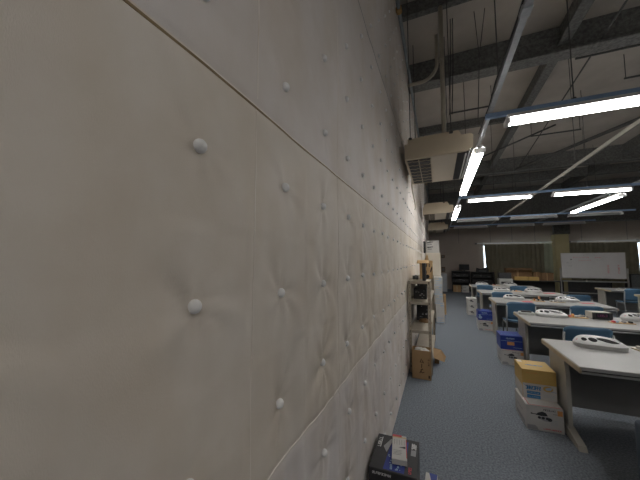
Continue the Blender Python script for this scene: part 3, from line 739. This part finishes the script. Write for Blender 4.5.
mb=MB(); f.glyphs(mb,0.038,0.052,0.085,0.009,9,seed=31,off=0.002); f.glyphs(mb,0.038,0.017,0.085,0.009,9,seed=32,off=0.002); mb.build('pale_lettering',M['ppale'],t)
mb=MB(); f.ell(mb,0.19,0.103,0.037,0.025,off=0.0013); mb.build('round_logo',M['yellow'],t)
mb=MB(); f.ell(mb,0.195,0.105,0.024,0.012,0,off=0.0017,rot=0.3); f.glyphs(mb,0.172,0.095,0.04,0.014,4,0,seed=8,off=0.0019); mb.build('logo_mark',M['ppale'],t)
mb=MB(); [f.rect(mb,0.15,0.03+0.009*k,0.235,0.033+0.009*k,off=0.0014) for k in range(3)]; mb.build('fine_print',M['skin_grey'],t)
mb=MB(); f.glyphs(mb,0.03,0.225,0.09,0.010,11,seed=13,t=0.002); f.glyphs(mb,0.035,0.15,0.11,0.014,9,seed=14,t=0.002); mb.build('ochre_lettering',M['porange'],t)
ft=Frame((0,0,YH),(1,0,0),(0,1,0)); mb=MB(); ft.glyphs(mb,0.06,0.12,0.13,0.022,12,seed=15,t=0.005); mb.build('top_lettering',M['pblue'],t)
mb=MB(); ft.rect(mb,0.012,0.20,0.05,0.26); mb.build('top_label',M['ac_panel'],t)
# blue boxes
def blue_box(loc,label):
    t=thing('box',label,'box',loc,0,'blue boxes on white boxes')
    w,d,h=0.265,0.30,0.19
    MB().box(0,w,0,d,0,h,0.003).build('carton',M['blue_card'],t)
    f=Frame((0,0,0),(1,0,0),(0,0,1)); mb=MB(); f.rect(mb,0.08,0.062,0.165,0.108); mb.build('orange_patch',M['porange'],t)
    mb=MB(); f.glyphs(mb,0.07,0.145,0.10,0.016,11,seed=41,t=0.004); mb.build('white_lettering',M['ppale'],t)
    mb=MB(); f.rect(mb,0.005,0.118,w-0.005,0.122); f.rect(mb,0.15,0.03,w-0.01,0.034); mb.build('pale_line',M['ppale'],t)
    ft=Frame((0,0,h),(1,0,0),(0,1,0)); mb=MB(); ft.glyphs(mb,0.03,0.08,0.2,0.04,6,seed=44,t=0.006); mb.build('top_lettering',M['pblue'],t)
    return t
bb=blue_box((0.79,4.77,0.207),'blue box with an orange patch, beside the second desk'); 
bb2=dup(bb,(0.75,6.86,0.207),label='blue box on a white box, beside the third desk',skip=('orange_patch',))
f=Frame((0,0,0),(1,0,0),(0,0,1)); mb=MB(); f.ell(mb,0.04,0.06,0.034,0.03); f.ell(mb,0.03,0.105,0.02,0.018); mb.build('white_picture',M['ppale'],bb2)
# far boxes on the floor
for z,l in ((0,'lower white box far down the aisle beside the brown carton'),(0.151,'upper white box far down the aisle beside the brown carton')):
    t=thing('box',l,'box',(0.99,14.55,z),0,'white boxes by the black racks')
    MB().box(0,0.28,0,0.3,0,0.15,0.003).build('carton',M['white_card'],t); f=Frame((0,0,0),(1,0,0),(0,0,1)); mb=MB(); f.rect(mb,0.04,0.06,0.17,0.1); mb.build('dark_print',M['pgrey'],t)
t=thing('box','brown carton far down the aisle, left of the two small white boxes','box',(0.62,14.6,0)); MB().box(0,0.33,0,0.3,0,0.31,0.003).build('carton',M['carton'],t); mb=MB(); Frame((0,0,0),(1,0,0),(0,0,1)).rect(mb,0.14,0,0.18,0.31); mb.build('tape',M['desk_edge'],t)

# black printed box by the wall
t=thing('box','black printed box at the foot of the padded wall, bottom of the photo','box',(-0.383,1.60,0),0.02)
BW,BD,BH=0.250,0.32,0.335
MB().box(0,BW,0,BD,0,BH,0.003).build('carton',M['black'],t)
ft=Frame((0,0,BH),(1,0,0),(0,1,0)); ff=Frame((0,0,0),(1,0,0),(0,0,1))
mb=MB(); ft.poly(mb,[(0.075,0.01),(0.185,0.01),(0.19,0.29),(0.14,0.26),(0.10,0.28),(0.085,0.18)]); mb.build('blue_picture',M['blue_card'],t)
mb=MB()
R=random.Random(3)
for k in range(26): 
    a=R.uniform(0.085,0.17); b=R.uniform(0.015,0.14); s=R.uniform(0.004,0.012); ft.rect(mb,a,b,a+s,b+s*R.uniform(0.6,2),off=0.0012)
mb.build('pale_blue_blocks',M['ppale'],t)
mb=MB(); ft.poly(mb,[(0.05,0.2),(0.085,0.285),(0.10,0.28),(0.075,0.15)],off=0.001); mb.build('grey_patch',M['pgrey'],t)
# lettering along the left edge (reads upwards) and the block logo on the right
fl=Frame((0.035,0.19,BH),(0,1,0),(-1,0,0)); mb=MB(); fl.glyphs(mb,0,0,0.1,0.02,6,seed=51,t=0.004); mb.build('edge_lettering',M['pwhite'],t)
fr=Frame((0.235,0.17,BH),(0,1,0),(-1,0,0)); mb=MB(); fr.glyphs(mb,0.06,0,0.055,0.024,4,seed=52,t=0.007); mb.build('logo_lettering',M['pwhite'],t)
mb=MB(); fr.rect(mb,0.0,-0.002,0.052,0.026); mb.build('grey_logo_block',M['pgrey'],t)
mb=MB(); ff.glyphs(mb,0.02,BH-0.028,0.10,0.012,10,seed=53,t=0.0022); mb.build('front_lettering',M['pwhite'],t)
mb=MB(); fb=Frame((BW-0.03,0.02,BH),(0,1,0),(-1,0,0)); fb.glyphs(mb,0,0,0.05,0.014,4,seed=54,t=0.004); mb.build('red_white_mark',M['pred'],t)
t=thing('box','small white box with red and yellow end, lying on the black printed box','box',(-0.268,1.665,BH),0.12)
MB().box(0,0.082,0,0.225,0,0.03,0.002).build('carton',M['white_card'],t)
f2=Frame((0,0,0.03),(1,0,0),(0,1,0)); mb=MB(); f2.rect(mb,0.0,0.207,0.055,0.225); mb.build('red_end',M['pred'],t)
mb=MB(); f2.rect(mb,0.0,0.198,0.08,0.206); mb.build('yellow_line',M['yellow'],t)
mb=MB(); f2.rect(mb,0.078,0.02,0.082,0.19); mb.build('red_edge',M['pred'],t)
mb=MB(); f2.poly(mb,[(0.035,0.105),(0.075,0.1),(0.075,0.12)]); 
for k in range(5): f2.rect(mb,0.012+0.014*k,0.13,0.0135+0.014*k,0.18)
for k in range(4): f2.rect(mb,0.008,0.04+0.012*k,0.05+0.006*(k%2),0.0425+0.012*k)
mb.build('print',M['pdark'],t)
t=thing('box','blue and white packet on the floor right of the black printed box','box',(-0.120,1.84,0),-0.05)
MB().box(0,0.07,0,0.19,0,0.10,0.003).build('carton',M['white_card'],t); mb=MB(); Frame((0,0,0.10),(1,0,0),(0,1,0)).poly(mb,[(0.02,0.188),(0.068,0.188),(0.068,0.02),(0.045,0.09)]); mb.build('blue_print',M['blue_card'],t)

# ------------------------------------------------------------------ rack at the wall
RX0,RX1,RY0,RY1,RH=-0.382,-0.102,3.96,5.66,1.19
t=thing('storage_rack','beige slotted steel rack standing end on against the padded wall','rack',(RX0,RY0,0),-0.012)
W=RX1-RX0; D=RY1-RY0
for x in (0,W):
    for y in (0,D):
        sx=1 if x==0 else -1; sy=1 if y==0 else -1
        mb=MB(); mb.box(min(x,x+sx*0.038),max(x,x+sx*0.038),min(y,y+sy*0.003),max(y,y+sy*0.003),0,RH); mb.box(min(x,x+sx*0.003),max(x,x+sx*0.003),min(y,y+sy*0.038),max(y,y+sy*0.038),0,RH)
        po=mb.build('post',M['rack'],t)
        mb=MB(); f=Frame((min(x,x+sx*0.038),y-0.001 if sy>0 else y,0),(1,0,0),(0,0,1))
        if sy>0:
            for k in range(23): f.ell(mb,0.019,0.03+0.051*k,0.0036,0.006,n=8)
        fx=Frame((x+0.0005 if sx<0 else x-0.0005,min(y,y+sy*0.038),0),(0,1,0),(0,0,1))
        if sx<0:
            for k in range(23): fx.ell(mb,0.019,0.03+0.051*k,0.0036,0.006,n=8,off=0.001)
        if mb.f: mb.build('slot_holes',M['groove'],po)
for z in (0.10,0.545,0.915,RH-0.002):
    mb=MB(); mb.box(0.003,W-0.003,0.003,D-0.003,z-0.003,z); mb.box(0.003,W-0.003,0.003,0.006,z-0.036,z); mb.box(0.003,W-0.003,D-0.006,D-0.003,z-0.036,z); mb.box(0.003,0.006,0.003,D-0.003,z-0.036,z); mb.box(W-0.006,W-0.003,0.003,D-0.003,z-0.036,z)
    sh=mb.build('shelf',M['rack'],t)
    for x in (0.02,W-0.02):
        mb=MB(); mb.tube([(x,-0.006,z-0.012),(x,0.004,z-0.012)],0.006,8); mb.tube([(x,-0.006,z-0.027),(x,0.004,z-0.027)],0.006,8); mb.build('bolt',M['dark_steel'],sh)
def chassis(loc,w,d,h,label,seed):
    R=random.Random(seed); t=thing('electronics_chassis',label,'electronics',loc)
    MB().box(0,w,0,d,0,h,0.004).build('case',M['black'],t)
    f=Frame((0,0,0),(1,0,0),(0,0,1))
    for k in range(10):
        a=R.uniform(0.01,w-0.04); b=R.uniform(0.01,h-0.03); s=R.uniform(0.012,0.03)
        MB().box(a,a+s,-0.006,0.0,b,b+s*0.6).build('connector',M[R.choice(('chassis','dev_grey','chassis','pgrey'))],t)
chassis((-0.335,4.25,0.915),0.175,0.5,0.15,'dark electronics unit on the upper shelf of the rack',1)
chassis((-0.335,5.0,0.915),0.18,0.5,0.19,'second dark electronics unit behind the first on the upper shelf',5)
chassis((-0.325,4.62,0.545),0.18,0.4,0.27,'black electronics unit deep on the middle shelf of the rack',2)
t=thing('cable_coil','brown cable coil in front of the black unit on the middle shelf','cable',(-0.22,4.52,0.545))
mb=MB()
for k in range(4): mb.tube([(0.07*math.cos(a)*(1-0.1*k),0.05*math.sin(a),0.008+0.011*k+0.004*math.sin(2*a)) for a in [2*PI*j/20 for j in range(20)]],0.007,6,closed=True)
mb.build('coil',M['carton_dark'],t,smooth=True); MB().tube([(0.06,0.0,0.03),(0.1,-0.04,0.02),(0.11,-0.08,0.008)],0.006,6).build('tail',M['carton_dark'],t)
# things on the rack
t=thing('carton','tan carton torn open with black cutouts, on top of the rack','box',(-0.255,4.42,RH))
CW,CD,CH=0.175,0.4,0.27
mb=MB(); mb.box(0,CW,0.0,0.005,0,CH); mb.box(0,0.005,0,CD,0,CH); mb.box(CW-0.005,CW,0,CD,0,CH-0.04); mb.box(0,CW,CD-0.005,CD,0,CH); mb.box(0,CW,0,CD,0,0.005)
mb.build('body',M['tan_wood'],t)
MB().box(-0.03,0.13,-0.12,0.0,0,0.005,rot=Matrix.Rotation(0.35,3,'X'),piv=(0,0,0)).build('flap',M['tan_wood'],t).location=(0,0,CH)
MB().prism([(0.07,0),(0.13,0.0),(0.12,0.07),(0.105,0.095)],0,0.005,axis='y').build('flap',M['tan_wood'],t).location=(0,0,CH)
f=Frame((0,0,0),(1,0,0),(0,0,1)); mb=MB()
f.ell(mb,0.10,0.035,0.035,0.03,rot=0.4); f.ell(mb,0.085,0.10,0.013,0.035); f.ell(mb,0.135,0.20,0.006,0.03); f.ell(mb,0.16,0.14,0.009,0.045,rot=-0.3)
f.ell(mb,0.09,0.20,0.012,0.03)
mb.build('black_cutout',M['black'],t)
t=thing('binder','black upright binder at the front of the rack top','book',(-0.20,4.0,RH))
MB().box(0,0.042,0,0.21,0,0.235,0.003).build('cover',M['black'],t); MB().box(0.005,0.037,0.20,0.214,0.006,0.229).build('pages',M['pgrey'],t)
t=thing('cable_coil','dark cable heap between the wall and the binder on the rack','cable',(-0.31,4.35,RH))
mb=MB()
for k in range(4): mb.tube([(0.035*math.cos(a),0.09*math.sin(a),0.008+0.012*k+0.005*math.sin(3*a+k)) for a in [2*PI*j/20 for j in range(20)]],0.007,6,closed=True)
mb.build('coil',M['chassis'],t,smooth=True); MB().tube([(0.03,-0.05,0.02),(0.035,-0.12,0.01)],0.006,6).build('plug',M['black'],t)

# carton with writing in front of the rack
t=thing('carton','open cardboard box with handwriting and crumpled paper, in front of the rack','box',(-0.338,3.775,0),0.0)
w,d,h=0.222,0.165,0.345; th=0.005
mb=MB(); mb.box(0,w,0,th,0,h); mb.box(0,w,d-th,d,0,h+0.004); mb.box(0,th,0,d,0,h); mb.box(w-th,w,0,d,0,h-0.01); mb.box(0,w,0,d,0,th)
mb.build('body',M['carton'],t)
f=Frame((0,0,0),(1,0,0),(0,0,1)); mb=MB(); s=0.9
f.stroke(mb,[(0.115,0.245),(0.098,0.205),(0.135,0.208)],0.008); f.stroke(mb,[(0.122,0.228),(0.14,0.198)],0.008)
f.stroke(mb,[(0.117,0.185),(0.113,0.14)],0.009)
f.stroke(mb,[(0.12,0.128),(0.092,0.075),(0.108,0.095),(0.118,0.078),(0.142,0.088)],0.009); f.stroke(mb,[(0.10,0.112),(0.13,0.118)],0.007)
mb.build('handwriting',M['pbrown'],t)
mb=MB(); f.rect(mb,0.19,0.02,0.21,0.055); f.glyphs(mb,0.19,0.23,0.02,0.02,1,seed=2); f.glyphs(mb,0.19,0.20,0.02,0.02,1,seed=3); f.glyphs(mb,0.19,0.17,0.02,0.02,1,seed=5); mb.build('small_print',M['pbrown'],t)
bm=bmesh.new(); bmesh.ops.create_icosphere(bm,subdivisions=3,radius=1)
R=random.Random(8)
for v in bm.verts: 
    k=1+R.uniform(-0.16,0.16); v.co=Vector((v.co.x*0.092*k,v.co.y*0.068*k,v.co.z*0.055*k))
mb=MB(); mb.add([(v.co.x+w/2,v.co.y+d/2,v.co.z+h-0.035) for v in bm.verts],[[v.index for v in fc.verts] for fc in bm.faces]); bm.free()
pp=mb.build('paper_wad',M['paper'],loc=(-0.338,3.775,0)); tag(pp,'crumpled white paper stuffed in the cardboard box by the rack','paper')
# leaning cardboard sheet
t=thing('cardboard_lid','flat tan cardboard lid with raised corner on the floor right of the rack','box',(-0.085,4.18,0),0)
MB().prism([(0.0,0.0),(0.06,0.0),(0.06,0.13),(0.0,0.17)],0.24,0.36,axis='y').build('body',M['carton_dark'],t)  # darker brown than the flap: shade under the lid put into the colour
vs=[(-0.005,0.01,0.15),(0.128,0.22,0.045),(0.150,0.27,0.105),(0.09,0.235,0.20),(-0.012,0.21,0.225)]
vs=[(a,b,c) for a,b,c in vs]
MB().add(vs+[(a,b,c-0.005) for a,b,c in vs],[(0,1,2,3,4),(9,8,7,6,5),(0,5,6,1),(1,6,7,2),(2,7,8,3),(3,8,9,4),(4,9,5,0)]).build('flap',M['carton'],t)

# stuff behind the rack
t=thing('cabinet','tall beige locker behind the rack','cabinet',(-0.30,7.62,0))
MB().box(0,0.36,0,0.55,0.04,1.655,0.005).build('body',M['ac_panel'],t); MB().box(0.015,0.345,-0.012,0.0,0.08,1.64,0.003).build('door',M['ac_panel'],t); MB().box(0.02,0.34,0.02,0.53,0,0.04).build('plinth',M['modesty'],t); MB().box(0.30,0.315,-0.035,-0.012,0.85,0.97,0.003).build('handle',M['alu'],t)
t=thing('box','white box with dark print, on top of the beige locker','box',(-0.275,7.66,1.655))
MB().box(0,0.31,0,0.4,0,0.315,0.003).build('carton',M['white_card'],t); f=Frame((0,0,0),(1,0,0),(0,0,1)); mb=MB()
for b in (0.25,0.125): f.poly(mb,[(0.03,b),(0.17,b+0.02),(0.17,b+0.035),(0.03,b+0.03)]); f.glyphs(mb,0.04,b-0.04,0.1,0.02,6,seed=int(b*100),t=0.005)
mb.build('dark_print',M['pdark'],t)
t=thing('board','narrow black board standing between the wall and the box on the locker','board',(-0.335,7.66,1.655)); MB().box(0,0.04,0,0.3,0,0.30,0.003).build('panel',M['black'],t); MB().box(0.038,0.042,0.02,0.28,0.02,0.28).build('rim',M['chassis'],t)
zz=0
hs=[0.44,0.21,0.21,0.20]
nm=['bottom and largest','second from the bottom','second from the top','top']
for k,hh in enumerate(hs):
    t=thing('box','white box with blue print, %s of the stack behind the rack'%nm[k],'box',(-0.10+0.004*(k%2)+(0.025 if k==0 else 0),7.24,zz),0,'blue and white boxes stacked behind the rack')
    MB().box(0,0.18,0,0.34,0,hh,0.003).build('carton',M['white_card'],t); f=Frame((0,0,0),(1,0,0),(0,0,1)); mb=MB()
    f.rect(mb,0.10,hh-0.05,0.16,hh-0.02); f.glyphs(mb,0.03,0.11,0.12,0.02,8,seed=60+k,t=0.006); f.glyphs(mb,0.03,0.06,0.09,0.015,8,seed=70+k,t=0.005); f.rect(mb,0.0,0.01,0.17,0.03)
    mb.build('blue_print',M['ppale'],t); zz+=hh+0.001
t=thing('box','narrow brown carton right of the blue printed stack','box',(0.11,8.4,0)); MB().box(0,0.06,0,0.35,0,0.52,0.003).build('carton',M['carton'],t); mb=MB(); Frame((0.06,0,0),(0,1,0),(0,0,1)).rect(mb,0.15,0,0.2,0.52); mb.build('tape',M['desk_edge'],t)
t=thing('cabinet','low blue grey cabinet by the far wall, left of the black racks','cabinet',(0.12,14.6,0)); MB().box(0,0.25,0,0.5,0,0.83,0.004).build('body',M['skin_grey'],t); MB().box(0.01,0.24,-0.012,0,0.05,0.81,0.003).build('door',M['skin_grey'],t); MB().box(0.20,0.215,-0.03,-0.012,0.4,0.5).build('handle',M['alu'],t)
for z0,z1,l in ((1.59,1.75,'upper dark switch box on the far wall'),(0.88,1.13,'lower dark switch box on the far wall')):
    t=thing('switch_box',l,'switch box',(0.16,FARY-0.05,z0)); MB().box(0,0.17,0,0.05,0,z1-z0,0.004).build('case',M['carton_dark'],t); MB().box(0.03,0.14,-0.008,0,0.03,z1-z0-0.03,0.002).build('cover',M['modesty'],t)

# black racks by the far wall
def av_rack(loc,w,h,label,seed):
    R=random.Random(seed); t=thing('equipment_rack',label,'rack',loc)
    d=0.5
    for x in (0,w-0.03): MB().box(x,x+0.03,0,d,0,h).build('side_panel',M['black'],t)
    MB().box(0,w,0,d,h-0.03,h).build('top',M['black'],t)
    MB().box(0.03,w-0.03,d-0.02,d,0.1,h-0.03).build('back_panel',M['black'],t)
    for z in (0.12,h*0.45,h*0.72): MB().box(0.03,w-0.03,0.01,d-0.02,z,z+0.02).build('shelf',M['table_black'],t)
    for k in range(3):
        z=(0.14,h*0.45+0.02,h*0.72+0.02)[k]; e=MB().box(0.06,w-0.08,0.05,d-0.1,z,z+0.14).build('equipment',M['black'],t)
        mb=MB(); f=Frame((0.06,0.05,z),(1,0,0),(0,0,1))
        for j in range(4): a=R.uniform(0.02,max(0.05,w-0.3)); f.rect(mb,a,0.03+0.025*j,a+R.uniform(0.03,0.15),0.04+0.025*j)
        mb.build('markings',M['pgrey'],e)
    return t
av_rack((0.60,14.95,0),0.78,0.95,'black equipment rack with a dark monitor on top, left by the far wall',1)
av_rack((1.44,14.95,0),0.92,0.92,'black equipment rack under the bright curtain gap',2)
def monitor(loc,w,h,label,rz=0.0,m='screen'):
    t=thing('monitor',label,'monitor',loc,rz)
    MB().box(-w/2,w/2,-0.025,0.03,0.05,0.05+h,0.006).build('case',M['black'],t); MB().box(-w/2+0.02,w/2-0.02,-0.03,-0.024,0.07,0.03+h).build('screen',M[m],t)
    MB().box(-0.1,0.1,-0.07,0.09,0,0.012,0.003).build('base',M['black'],t); MB().box(-0.025,0.025,-0.01,0.02,0.01,0.08).build('neck',M['black'],t)
monitor((1.15,15.15,0.95),0.44,0.28,'dark monitor on the left black rack')
t=thing('projector','dark angular machine on the black rack below the bright curtain gap','machine',(1.66,15.1,0.92)); MB().prism([(0,0),(0.5,0),(0.5,0.16),(0.42,0.22),(0.2,0.14),(0.02,0.2)],0,0.25,axis='y').build('case',M['black'],t); MB().box(0.1,0.4,-0.01,0.0,0.03,0.07).build('front_plate',M['chassis'],t)
# far table with cartons
t=thing('table','black table with thin legs left of the whiteboard, holding cartons','table',(2.35,12.4,0))
MB().box(0,1.62,0,0.6,0.70,0.735,0.004).build('tabletop',M['table_black'],t)
for x in (0.03,1.59):
    for y in (0.03,0.57): MB().tube([(x,y,0),(x,y,0.70)],0.016,8).build('leg',M['black'],t)
MB().box(0.05,1.57,0.55,0.57,0.25,0.70).build('modesty_panel',M['table_black'],t)
for (x,y,w,d,h,m,l) in ((2.38,12.68,0.82,0.28,0.44,'carton_dark','large dark brown carton on the black table by the curtain'),(3.22,12.58,0.22,0.34,0.30,'carton_dark','small upright carton on the black table beside the large one'),(3.45,12.56,0.36,0.34,0.28,'carton_dark','small brown carton at the right end of the black table'),
                         (2.60,12.42,0.42,0.16,0.13,'yellow','longer yellow box in front of the large carton on the black table'),(3.04,12.42,0.30,0.15,0.13,'yellow','shorter yellow box right of the longer one on the black table')):
    t=thing('box',l,'box',(x,y,0.735)); MB().box(0,w,0,d,0,h,0.004).build('carton',M[m],t); mb=MB(); Frame((0,0,0),(1,0,0),(0,0,1)).rect(mb,w*0.42,0,w*0.5,h); mb.build('tape',M['carton'] if m!='yellow' else M['yellow'],t)
    if 'large' in l and 'dark' in l:
        MB().box(0,w,-0.22,0.0,0,0.006,rot=Matrix.Rotation(0.35,3,'X'),piv=(0,0,0)).build('flap',M['carton_dark'],t).location=(0,0,h)
t=thing('printer','grey and black printer behind the farthest desk, left of the cartons','printer',(1.92,11.35,0.62))
MB().box(0,0.40,0,0.35,0,0.22,0.015,seg=2).build('body',M['dev_grey'],t); MB().box(0.02,0.38,0.05,0.33,0.22,0.42,0.015,seg=2).build('scanner_top',M['black'],t); MB().box(0.06,0.34,-0.012,0,0.05,0.12).build('paper_slot',M['black'],t)
t=thing('side_table','small grey stand under the printer','table',(1.86,11.3,0)); MB().box(0,0.52,0,0.45,0.59,0.62,0.003).build('tabletop',M['modesty'],t)
for x in (0.03,0.49):
    for y in (0.03,0.42): MB().tube([(x,y,0),(x,y,0.59)],0.014,8).build('leg',M['black'],t)

# whiteboard on its stand
t=thing('whiteboard','large wheeled whiteboard with faint red notes in front of the far curtain','whiteboard',(4.12,12.8,0))
BWd=1.75; z0,z1=0.84,1.735
MB().box(0.012,BWd-0.012,0,0.02,z0+0.012,z1-0.012).build('writing_surface',M['board'],t)
mb=MB(); mb.box(0,BWd,-0.006,0.026,z1-0.014,z1); mb.box(0,BWd,-0.006,0.026,z0-0.012,z0+0.014); mb.box(0,0.014,-0.006,0.026,z0,z1); mb.box(BWd-0.014,BWd,-0.006,0.026,z0,z1); mb.build('frame',M['alu'],t)
MB().box(0.0,BWd,-0.09,0.0,z0-0.13,z0-0.09,0.004).build('marker_tray',M['alu'],t)
for x in (-0.03,BWd+0.03):
    MB().box(x-0.018,x+0.018,-0.015,0.03,0.06,z0+0.35,0.003).build('upright',M['alu'],t)
    lg=MB().box(x-0.02,x+0.02,-0.30,0.30,0.05,0.085,0.004).build('foot',M['alu'],t)
    for y in (-0.27,0.27): MB().tube([(x-0.012,y,0.026),(x+0.012,y,0.026)],0.026,12).build('caster',M['black'],lg)
MB().box(-0.03,BWd+0.03,-0.008,0.012,0.30,0.335).build('cross_bar',M['alu'],t)
f=Frame((0,0,0),(1,0,0),(0,0,1)); mb=MB()
R=random.Random(6)
for a,b,w_ in ((0.35,1.56,0.45),(0.95,1.55,0.2),(0.5,1.45,0.35)): f.glyphs(mb,a,b,w_,0.03,int(w_/0.05),seed=int(a*100),t=0.004)
for a in (1.29,1.56): 
    for j in range(6): f.glyphs(mb,a-0.02,1.02+0.05*j,0.05,0.035,1,seed=j+int(a*50),t=0.007)
mb.build('red_notes',M['redpaper'],t)
mb=MB(); f.glyphs(mb,0.15,1.36,0.16,0.05,5,seed=91,t=0.004); f.glyphs(mb,0.2,1.25,0.12,0.05,4,seed=92,t=0.004); f.glyphs(mb,0.55,1.64,0.5,0.025,7,seed=93,t=0.003); f.glyphs(mb,1.0,1.47,0.18,0.05,4,seed=94,t=0.003); mb.build('grey_notes',M['pgrey'],t)
MB().tube([(0.29,-0.012,1.50),(0.29,0.0,1.50)],0.018,12).build('magnet',M['pdark'],t)
# dark low table behind the whiteboard
t=thing('table','dark table in the gap below the whiteboard','table',(4.45,13.3,0)); MB().box(0,1.25,0,0.6,0.67,0.70,0.003).build('tabletop',M['table_black'],t)
for x in (0.03,1.22):
    for y in (0.03,0.57): MB().box(x-0.02,x+0.02,y-0.02,y+0.02,0,0.67).build('leg',M['black'],t)
MB().box(0.05,1.2,0.05,0.07,0.15,0.67).build('front_panel',M['black'],t)
t=thing('speaker','black cabinet standing at the right end of the whiteboard','speaker',(6.05,13.0,0)); MB().box(0,0.3,0,0.35,0,1.0,0.008).build('case',M['black'],t); MB().box(0.02,0.28,-0.01,0,0.35,0.97).build('grille',M['chassis'],t)

# curtains
def curtain(x0,x1,zb,zt,m,label,amp=0.035,wl_=0.16,y=FARY-0.14,lean=0.0,seed=0):
    R=random.Random(seed); n=int((x1-x0)/0.02)
    pa=R.uniform(0,6); 
    def fn(u,v):
        x=x0+(x1-x0)*u; a=amp*(0.6+0.4*math.sin(x*3.1+pa)); 
        return (x+lean*(1-v)*(1-u)+0.015*math.sin(v*4+x*9),y+a*math.sin(2*PI*x/wl_+0.7*math.sin(x*5+pa))*(1-0.3*v),zb+(zt-zb)*v)
    mb=MB(); mb.grid(fn,n,8); k=len(mb.v); mb.grid(lambda u,v:(fn(u,v)[0],fn(u,v)[1]+0.004,fn(u,v)[2]),n,8)
    return tag(mb.build('curtain',m,smooth=True),label,'curtain')
RLZ=2.30
curtain(2.125,4.47,0.25,RLZ-0.055,M['curtain'],'olive curtain over the left window, behind the cartons',lean=0.03,seed=1)
curtain(4.38,4.80,0.25,RLZ-0.055,M['sheer'],'pale green curtain edge beside the olive column',amp=0.02,y=FARY-0.09,seed=2)
curtain(5.35,7.63,0.25,RLZ-0.055,M['curtain'],'olive curtain behind the whiteboard',lean=0.0,seed=3)
curtain(7.90,8.9,0.25,RLZ-0.055,M['curtain'],'olive curtain right of the bright gap, beyond the photo edge',seed=4)
for a,b,l in ((1.80,4.85,'white curtain rail left of the olive column'),(5.45,8.9,'white curtain rail right of the olive column')):
    t=thing('curtain_rail',l,'curtain rail',(a,FARY-0.17,RLZ-0.02)); MB().box(0,b-a,0,0.06,0,0.05,0.004).build('track',M['white_metal'],t)
    MB().box(-0.09,0.0,-0.01,0.07,-0.03,0.055,0.005).build('end_cap',M['modesty'],t)
    for x in [0.3+0.95*k for k in range(int((b-a)/0.95))]: MB().box(x-0.02,x+0.02,0.02,0.17,0.05,0.075).build('bracket',M['alu'],t)

# ------------------------------------------------------------------ daylight, camera, view
w=bpy.data.worlds.new('World'); SC.world=w; w.use_nodes=True
bg=w.node_tree.nodes['Background']; bg.inputs['Color'].default_value=(0.72,0.86,1.0,1); bg.inputs['Strength'].default_value=3.0
cam=bpy.data.cameras.new('Camera'); co_=bpy.data.objects.new('Camera',cam); C.objects.link(co_)
cam.sensor_width=36; cam.sensor_fit='HORIZONTAL'; cam.lens=280/640*36; cam.clip_start=0.02; cam.clip_end=100
co_.location=(0,0,1.46); co_.rotation_euler=(PI/2+math.radians(4.2),0,math.radians(22.797))
SC.camera=co_
vs=SC.view_settings; vs.view_transform='Standard'; vs.look='None'; vs.gamma=1; vs.use_curve_mapping=False; vs.exposure=0.50
